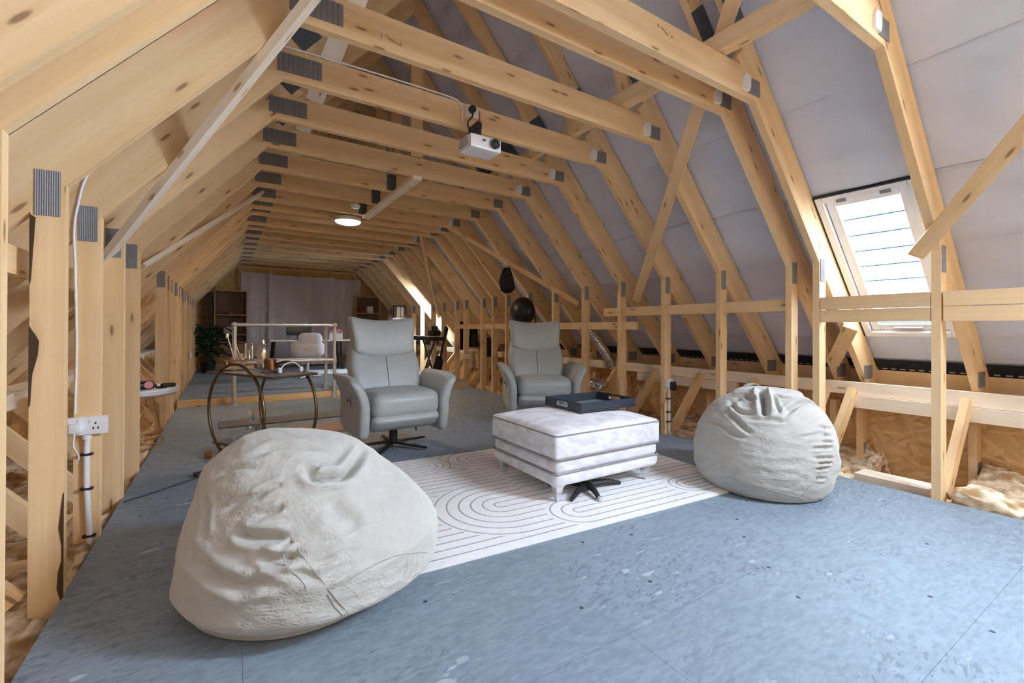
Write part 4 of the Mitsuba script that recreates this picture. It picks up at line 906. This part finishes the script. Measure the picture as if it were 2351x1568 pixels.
obj('red_box', box(2.90, 3.14, 12.18, 12.34, 1.443, 1.53), 'red', label='low red box on the top shelf of the right bookcase', cat='box')
obj('white_box', box(3.17, 3.32, 12.17, 12.33, 1.443, 1.62), 'white_plastic', label='white card box beside the red box on the right bookcase', cat='box')
t = thing('desk', 'long pale desk on black legs before the hanging sheets', 'desk')
obj('top', wbox(.81, 2.53, 10.9, 11.5, .748, .780, (1, 0, 0)), 'pale_wood', t)
for x in (.90, 2.26):
    for y in (10.98, 11.42): obj('leg', tube([(x, y, .748), (x + (.04 if x > 1 else -.04), y, STEP_Z)], .028, 8), 'black', t, smooth=True)
t = thing('monitor', 'black computer monitor on the desk', 'monitor')
obj('panel', at(rbox((.52, .03, .30), .008, 3), (1.405, 11.2, 1.025)), 'screen', t); obj('stand', box(1.37, 1.44, 11.21, 11.23, .80, .95), 'black', t); obj('base', at(rbox((.22, .16, .014), .004, 2), (1.405, 11.2, .789)), 'black', t)
t = thing('flower_box', 'white box with pink flowers at the right end of the desk', 'flower box')
obj('box', at(rbox((.30, .14, .15), .01, 3), (2.17, 11.12, .857)), 'white_plastic', t)
for i in range(7): obj('flower', at(trimesh.creation.icosphere(1, .035), (2.05 + .04 * i, 11.10 + .02 * (i % 2), .955 + .02 * (i % 3))), 'pink', t, smooth=True)
t = thing('swivel_chair', 'white boucle swivel chair in front of the desk', 'chair')
m = rbox((.55, .50, .32), .14, 14, (.02, .02, .02)); obj('tub', at(m, (1.34, 9.45, .64)), 'boucle', t, smooth=True)
m = rbox((.40, .16, .22), .075, 12, (.01, .02, .01)); obj('back_cushion', at(m, (1.36, 9.30, .83)), 'boucle', t, smooth=True)
obj('column', cyl((1.34, 9.45, .11), (1.34, 9.45, .49), .028), 'pipe_steel', t, smooth=40)
for i in range(5):
    a = i * 2 * PI / 5 + .3; obj('base_leg', tube([(1.34, 9.45, .135), (1.34 + .27 * math.cos(a), 9.45 + .27 * math.sin(a), .105)], .016, 8), 'pipe_steel', t, smooth=True)
obj('fluffy_rug', at(rbox((1.5, 0.95, .03), .012, 6), (2.0, 10.36, STEP_Z + .0155)), 'boucle', smooth=True, label='pale fluffy rug on the far floor in front of the desk', cat='rug')
t = thing('potted_palm', 'dark green potted palm left of the far bookcase', 'potted plant')
obj('pot', at(lathe([(0, 0), (.11, 0), (.15, .24), (.14, .24), (.12, .05), (0, .05)]), (-.30, 11.62, STEP_Z)), 'black', t, smooth=40)
r2 = np.random.default_rng(4)
obj('stem', tube(bend([(-.30, 11.62, .3), (-.31, 11.62, .6), (-.30, 11.62, .85)], 12), .018, 8), 'dark_wood', t, smooth=True)
for i in range(26):
    a = i * 2.4; el = .25 + .9 * (i / 26); L = .30 + .18 * r2.random(); b = np.array([-.30, 11.62, .45 + .45 * i / 26]); d = np.array([math.cos(a), math.sin(a), 0])
    pts = bend([b, b + d * L * .5 + [0, 0, L * .5 * el], b + d * L + [0, 0, L * .55 * el - .10]], 14)
    fm = [tube(pts, .005, 5)]
    for k in range(3, len(pts), 1):
        tg = pts[k] - pts[k - 1]; tg /= np.linalg.norm(tg); s = np.cross(tg, [0, 0, 1]); s /= np.linalg.norm(s)
        for sg in (-1, 1):
            w = .13 * (1 - .5 * k / len(pts)); e = pts[k] + s * sg * w + tg * .08 - np.array([0, 0, .04])
            q = np.array([pts[k] - tg * .014, pts[k] + tg * .014, e, (pts[k] + e) / 2 + tg * .03 + [0, 0, .004]])
            fm.append(trimesh.Trimesh(q, [[0, 1, 3], [1, 2, 3], [0, 3, 2], [3, 1, 0], [3, 2, 1], [2, 3, 0]], process=False))
    obj('frond', cat(*fm), 'leaf', t)

# ------------------------------------------------------------------ projector, sockets, lamp, cables
t = thing('projector', 'white projector hanging under the collar below the socket', 'projector')
pc = (1.492, 2.785, 2.302); pw, pd_, ph = .246, .17, .094
m = rbox((pw, pd_, ph), .012, 6); obj('body', at(m, pc, .05), 'white_plastic', t, smooth=40)
lp = np.array([pc[0] + .065, pc[1] - .1005, pc[2] + .002])
lr = obj('lens_ring', at(disc((0, 0, 0), .034, .012, 'y', 36), tuple(lp)), 'black', t, smooth=40); obj('lens', at(trimesh.creation.icosphere(3, .024), tuple(lp + [0, .008, 0])), 'screen', lr, smooth=True)
obj('sensor', box(pc[0] - .03, pc[0] - .012, pc[1] - .104, pc[1] - .098, pc[2] + .004, pc[2] + .014), 'black', t)
obj('side_vent', at(rbox((.004, .11, .06), .001, 2), (pc[0] - .131, pc[1] + .005, pc[2])), 'grey_plastic', t)
obj('bracket', box(pc[0] + .02, pc[0] + .05, 2.86, 2.90, 2.35, 2.47), 'black', t); obj('hanger', box(pc[0] + .015, pc[0] + .055, 2.86, 3.0 - .003, 2.47, 2.515), 'black', t)
t = thing('wall_socket', 'white socket with a round black plug on the collar above the projector', 'socket')
obj('box', at(rbox((.10, .034, .092), .006, 3), (1.527, 2.980, 2.632)), 'white_plastic', t)
obj('plug', at(disc((0, 0, 0), .026, .03, 'y', 32), (1.515, 2.949, 2.638)), 'black', t, smooth=40)
obj('backing_block', box(1.585, 1.60, 2.985, 2.997, 2.525, 2.66), 'copper', t)
obj('projector_lead', tube(bend([(1.515, 2.94, 2.615), (1.505, 2.93, 2.575), (1.47, 2.92, 2.53), (1.455, 2.90, 2.49), (1.465, 2.88, 2.42), (1.47, 2.885, 2.352)], 40), .0055, 8), 'black', smooth=True, label='black lead looping from the plug to the projector', cat='cable')
obj('power_cable', tube(bend([(-.612, 2.988, .62), (-.608, 2.988, .95), (-.614, 2.988, 1.3), (-.612, 2.988, 1.60), (*sl(-1, .25, .2)[:1], 2.988, *sl(-1, .25, .2)[1:]), (*sl(-1, .9, .2)[:1], 2.988, *sl(-1, .9, .2)[1:]), (.17, 2.989, 2.69), (.32, 2.990, 2.708), (.62, 2.991, 2.712), (1.0, 2.991, 2.710), (1.36, 2.990, 2.702), (1.435, 2.988, 2.672), (1.455, 2.988, 2.60), (1.458, 2.988, 2.535), (1.50, 2.985, 2.545), (1.52, 2.985, 2.583)], 150), .0055, 8), 'white_plastic', smooth=True, label='white cable running up the left post and along the projector collar', cat='cable')
t = thing('double_socket', 'white double socket with a plugged-in lead on the left post', 'socket')
obj('box', at(rbox((.147, .036, .088), .006, 3), (-.5625, 2.979, .560)), 'white_plastic', t)
pk = obj('plug', at(rbox((.05, .035, .05), .012, 5), (-.603, 2.946, .553)), 'white_plastic', t, smooth=True)
obj('plug_lead', tube(bend([(-.603, 2.935, .53), (-.605, 2.935, .47), (-.59, 2.95, .42), (-.60, 2.96, .38)], 24), .004, 6), 'white_plastic', pk, smooth=True)
for dx, dz in ((.030, .012), (.022, -.012), (.040, -.012)): obj('slot', box(-.5625 + dx - .003, -.5625 + dx + .003, 2.9595, 2.962, .560 + dz - .005, .560 + dz + .005), 'charcoal', t)
for dx in (-.03, .012): obj('switch', at(rbox((.012, .006, .018), .002, 2), (-.5625 + dx, 2.960, .585)), 'white_plastic', t)
def conduit(pts, r, label, clips, axis_y):
    t = thing('conduit', label, 'conduit'); obj('pipe', tube(bend(pts, 30), r, 12), 'white_plastic', t, smooth=True)
    for z in clips:
        b = bend(pts, 30); p = b[np.argmin(np.abs(b[:, 2] - z))]; obj('clip', at(rbox((.05, .03, .012), .003, 2), tuple(p)), 'black', t)
    obj('collar', cyl(np.array(pts[0]) - [0, 0, .02], pts[0], r * 1.5), 'white_plastic', t, smooth=40)
conduit([(-.567, 2.982, .515), (-.568, 2.982, .30), (-.562, 2.982, .15), (-.556, 2.982, .02), (-.555, 2.982, -.15)], .0125, 'white conduit with black clips below the left double socket', (.41, .25, .03), None)
t = thing('wall_socket', 'white socket with a square black plug on the right post behind the ottoman', 'socket')
obj('box', at(rbox((.088, .036, .088), .006, 3), (3.735, 2.979, .505)), 'white_plastic', t); obj('plug', at(rbox((.05, .045, .085), .01, 4), (3.745, 2.940, .480)), 'black', t, smooth=True)
conduit([(3.735, 2.982, .46), (3.735, 2.982, .25), (3.735, 2.982, .01)], .011, 'white conduit with black clips below the right socket', (.35, .22, .12), None)
obj('thin_lead', tube(bend([(3.70, 2.985, .42), (3.695, 2.99, .34), (3.665, 2.99, .27), (3.665, 2.98, .05)], 30), .0035, 6), 'copper', smooth=True, label='thin brown lead hanging beside the right conduit', cat='cable')
t = thing('ceiling_lamp', 'round white glowing lamp under the collars', 'lamp')
obj('base', at(disc((0, 0, 0), .165, .045, 'z', 48), (1.37, 6.25, 2.475)), 'white_plastic', t, smooth=40)
k = obj('diffuser', at(lathe([(0, 0), (.11, .004), (.15, .018), (.155, .032), (0, .032)], 48), (1.37, 6.25, 2.418)), 'white_plastic', t, smooth=40); scene[k]['emitter'] = {'type': 'area', 'radiance': rgb(LAMP)}
obj('smoke_alarm', at(lathe([(0, 0), (.045, 0), (.055, .02), (.055, .04), (0, .04)], 32), (1.33, 5.62 + .42, 2.4175) if False else (1.30, 5.55, 2.465)), 'white_plastic', smooth=40, label='small white alarm beside the lamp', cat='smoke alarm')
obj('floor_cable', tube(bend([(-.50, 3.50, .006), (-.38, 3.60, .006), (-.25, 3.72, .006), (-.15, 3.80, .006), (-.05, 3.85, .006)], 40), .0045, 8), 'charcoal', smooth=True, label='thin black cable across the floor behind the left bean bag', cat='cable')
obj('door_wedge', at(rbox((.12, .05, .03), .006, 3), (-.12, 3.84, .022), .5), 'black', label='small black wedge on the floor behind the left bean bag', cat='wedge')

# ------------------------------------------------------------------ things along the far right posts
t = thing('keyboard', 'black stage keyboard on a crossed stand by the far right posts', 'keyboard')
m = at(rbox((1.15, .30, .08), .012, 3), (3.40, 8.55, .845), PI / 2 - .05); obj('body', m, 'black', t)
obj('keys', at(rbox((1.02, .14, .012), .003, 2), (3.31, 8.55, .888), PI / 2 - .05), 'white_plastic', t)
for a, b in (((3.40, 8.15, .10), (3.40, 8.75, .80)), ((3.40, 8.75, .10), (3.40, 8.15, .80))): obj('stand_leg', tube([a, b], .016, 8), 'black', t, smooth=True)
t = thing('dark_amplifier', 'small black box lying on the stage keyboard', 'box'); obj('box', at(rbox((.20, .16, .11), .012, 3), (3.45, 8.30, .9465), .4), 'black', t); obj('lid', at(rbox((.17, .02, .09), .006, 2), (3.44, 8.26, 1.044), .4), 'charcoal', t)
t = thing('guitar', 'black guitar leaning against the far right posts', 'guitar')
def gpt(s): return np.array([3.36, 7.98 - .44 * s, .13 + .87 * s])
obj('neck', tube([gpt(.33), gpt(.95)], .022, 8), 'black', t, smooth=True); obj('head', at(rbox((.05, .09, .15), .015, 4), tuple(gpt(1.0)), 0, .47), 'black', t)
ob = [at(trimesh.creation.icosphere(3, 1), (0, 0, 0)) for _ in range(2)]
from shapely.ops import unary_union
gs = unary_union([Point(0, 0).buffer(.15), Point(0, .20).buffer(.115), Point(0, .10).buffer(.115)]).buffer(-.02).buffer(.02)
m = trimesh.creation.extrude_polygon(gs, .06); M = np.array([[.0, 0, 1, 3.33], [1, .0, 0, 7.94], [0, 1, 0, .24], [0, 0, 0, 1.0]]); m.apply_transform(trimesh.transformations.rotation_matrix(-.45, [0, 0, 1]) if False else np.eye(4)); m.apply_transform(M)
m.apply_transform(trimesh.transformations.rotation_matrix(.46, [1, 0, 0], (3.36, 7.94, .24))); obj('body', m, 'soft_black', t)
t = thing('helmet', 'round black helmet hanging on the posts above the right armchair', 'helmet')
m = trimesh.creation.icosphere(4, 1); v = np.array(m.vertices); v *= [.17, .20, .22]; v[:, 2] *= np.where(v[:, 2] < 0, .75, 1.0); v[:, 1] += .012 * np.abs(np.sin(v[:, 0] * 40)) * (v[:, 1] < 0); m.vertices = v
obj('shell', at(m, (3.55, 5.33, 1.27)), 'black', t, smooth=True)
for s in (-1, 1): obj('strap', tube(bend([(3.55 + s * .15, 5.25, 1.22), (3.55 + s * .13, 5.22, 1.10), (3.55, 5.20, 1.03)], 16), .008, 6), 'soft_black', t, smooth=True)
t = thing('hanging_bag', 'black pouch hanging from the long brace above the right armchair', 'bag')
def bagfn(u, v):
    a = 2 * PI * u; w = np.interp(v, [0, .12, .45, .8, 1], [.02, .16, .17, .085, .03])
    return np.stack([3.30 + .45 * w * np.cos(a) + .02 * np.sin(3 * a + 4 * v), 5.36 + w * np.sin(a) + .02 * np.cos(2 * a), 1.53 + .36 * v], -1)
obj('pouch', grid(48, 24, bagfn), 'soft_black', t, smooth=True); obj('strap', tube([(3.30, 5.36, 1.88), (3.30, 5.36, 1.965)], .008, 6), 'grey_plastic', t)
def cloth(x, y0, y1, z0, z1, seed):
    def fn(u, v):
        a = 2 * PI * u; yc, hw = (y0 + y1) / 2, (y1 - y0) / 2; w = np.interp(v, [0, .3, .85, 1], [1, .9, .75, .4])
        return np.stack([x + .05 * np.sin(a) * w + .012 * np.sin(5 * a + seed), yc + hw * np.cos(a) * w, z0 + (z1 - z0) * v], -1)
    return grid(48, 16, fn)
obj('garment', cloth(3.90, 7.86, 8.12, .63, 1.18, 1), 'soft_black', smooth=True, label='long black garment hanging between far right posts, left of the pair', cat='garment')
obj('garment', cloth(3.90, 7.36, 7.66, .70, 1.08, 2), 'soft_black', smooth=True, label='shorter black garment hanging right of the long one', cat='garment')
obj('garment', cloth(3.90, 6.88, 7.08, .55, .88, 3), 'soft_black', smooth=True, label='dark garment low behind the posts left of the right armchair', cat='garment')
t = thing('cardboard_box', 'open cardboard box behind the far right posts', 'box')
obj('body', box(3.95, 4.30, 7.40, 7.85, .30, .60), 'cardboard', t); obj('flap', at(box(-.17, .17, -.01, 0, 0, .15), (4.12, 7.40, .60), 0, -.5), 'cardboard', t)
obj('white_socket_box', at(rbox((.09, .03, .09), .005, 2), (3.74, 7.444, .53)), 'white_plastic', label='small white socket on a far right post', cat='socket')
obj('far_socket', at(rbox((.03, .14, .09), .005, 2), (-.506, 9.685, .56)), 'white_plastic', label='small white socket on the far left posts', cat='socket')
t = thing('lantern', 'small white lantern on the far right near the bookcase', 'lantern')
for a in (-.10, .10):
    for b in (-.10, .10): obj('corner_post', box(3.46 + a - .012, 3.46 + a + .012, 10.45 + b - .012, 10.45 + b + .012, 1.30, 1.55), 'charcoal', t)
obj('bar', box(3.454, 3.466, 10.35, 10.358, 1.30, 1.55), 'charcoal', t)
obj('base', box(3.34, 3.58, 10.33, 10.57, 1.28, 1.30), 'white_paint', t); obj('roof', box(3.34, 3.58, 10.33, 10.57, 1.55, 1.575), 'charcoal', t)
for a in (-.09, .09): obj('pane', box(3.46 - .085, 3.46 + .085, 10.45 + a - .002, 10.45 + a + .002, 1.31, 1.54), 'white_plastic', t)
t = thing('lantern_table', 'tall white stand carrying the lantern', 'stand'); obj('top', box(3.26, 3.66, 10.28, 10.62, 1.25, 1.279), 'white_paint', t)
for a in (3.30, 3.62): obj('leg', box(a - .015, a + .015, 10.435, 10.465, STEP_Z, 1.25), 'white_paint', t)
def ribbed(pts, r, n, amp):
    b = bend(pts, n); return tube(b, r + amp * np.sin(np.arange(len(b)) * PI / 1.5), 18)
obj('foil_duct', ribbed([(4.05, 4.62, 1.10), (4.12, 4.45, .90), (4.22, 4.32, .66), (4.24, 4.28, .55)], .062, 70, .007), 'foil', smooth=True, label='silver flexible duct behind the posts right of the right armchair', cat='duct')
m = trimesh.creation.icosphere(4, .12); v = np.array(m.vertices); v *= (1 + .5 * (meshkit.fbm(v * 14 + 5, 3, 2) - .5))[:, None] * [1.1, 1.3, .7]; m.vertices = v
obj('foil_scrap', at(m, (4.0, 4.30, .33)), 'foil', label='crumpled silver foil below the flexible duct', cat='foil')
obj('blue_strap', tube(bend([(-.76, 5.45, 1.02), (-.75, 5.44, .8), (-.73, 5.43, .6), (-.72, 5.42, .47)], 24), .018, 8), 'blue_plastic', smooth=True, label='blue hose hanging in the eaves above the side table', cat='hose')
def pl_(s_, q, y): c = sl(-1, s_, q); return (c[0], y, c[1])
obj('pink_strip', beam(pl_(.72, .226, 2.375), pl_(1.22, .226, 2.375), .04, .008, upL), 'pink_tape', label='faded pink strip along the upper edge of a left rafter, top left', cat='strip')
obj('grey_strip', beam(pl_(.10, .226, 2.375), pl_(.71, .226, 2.375), .04, .008, upL), 'grey_tape', label='grey strip in line with the pink strip on the left slope', cat='strip')
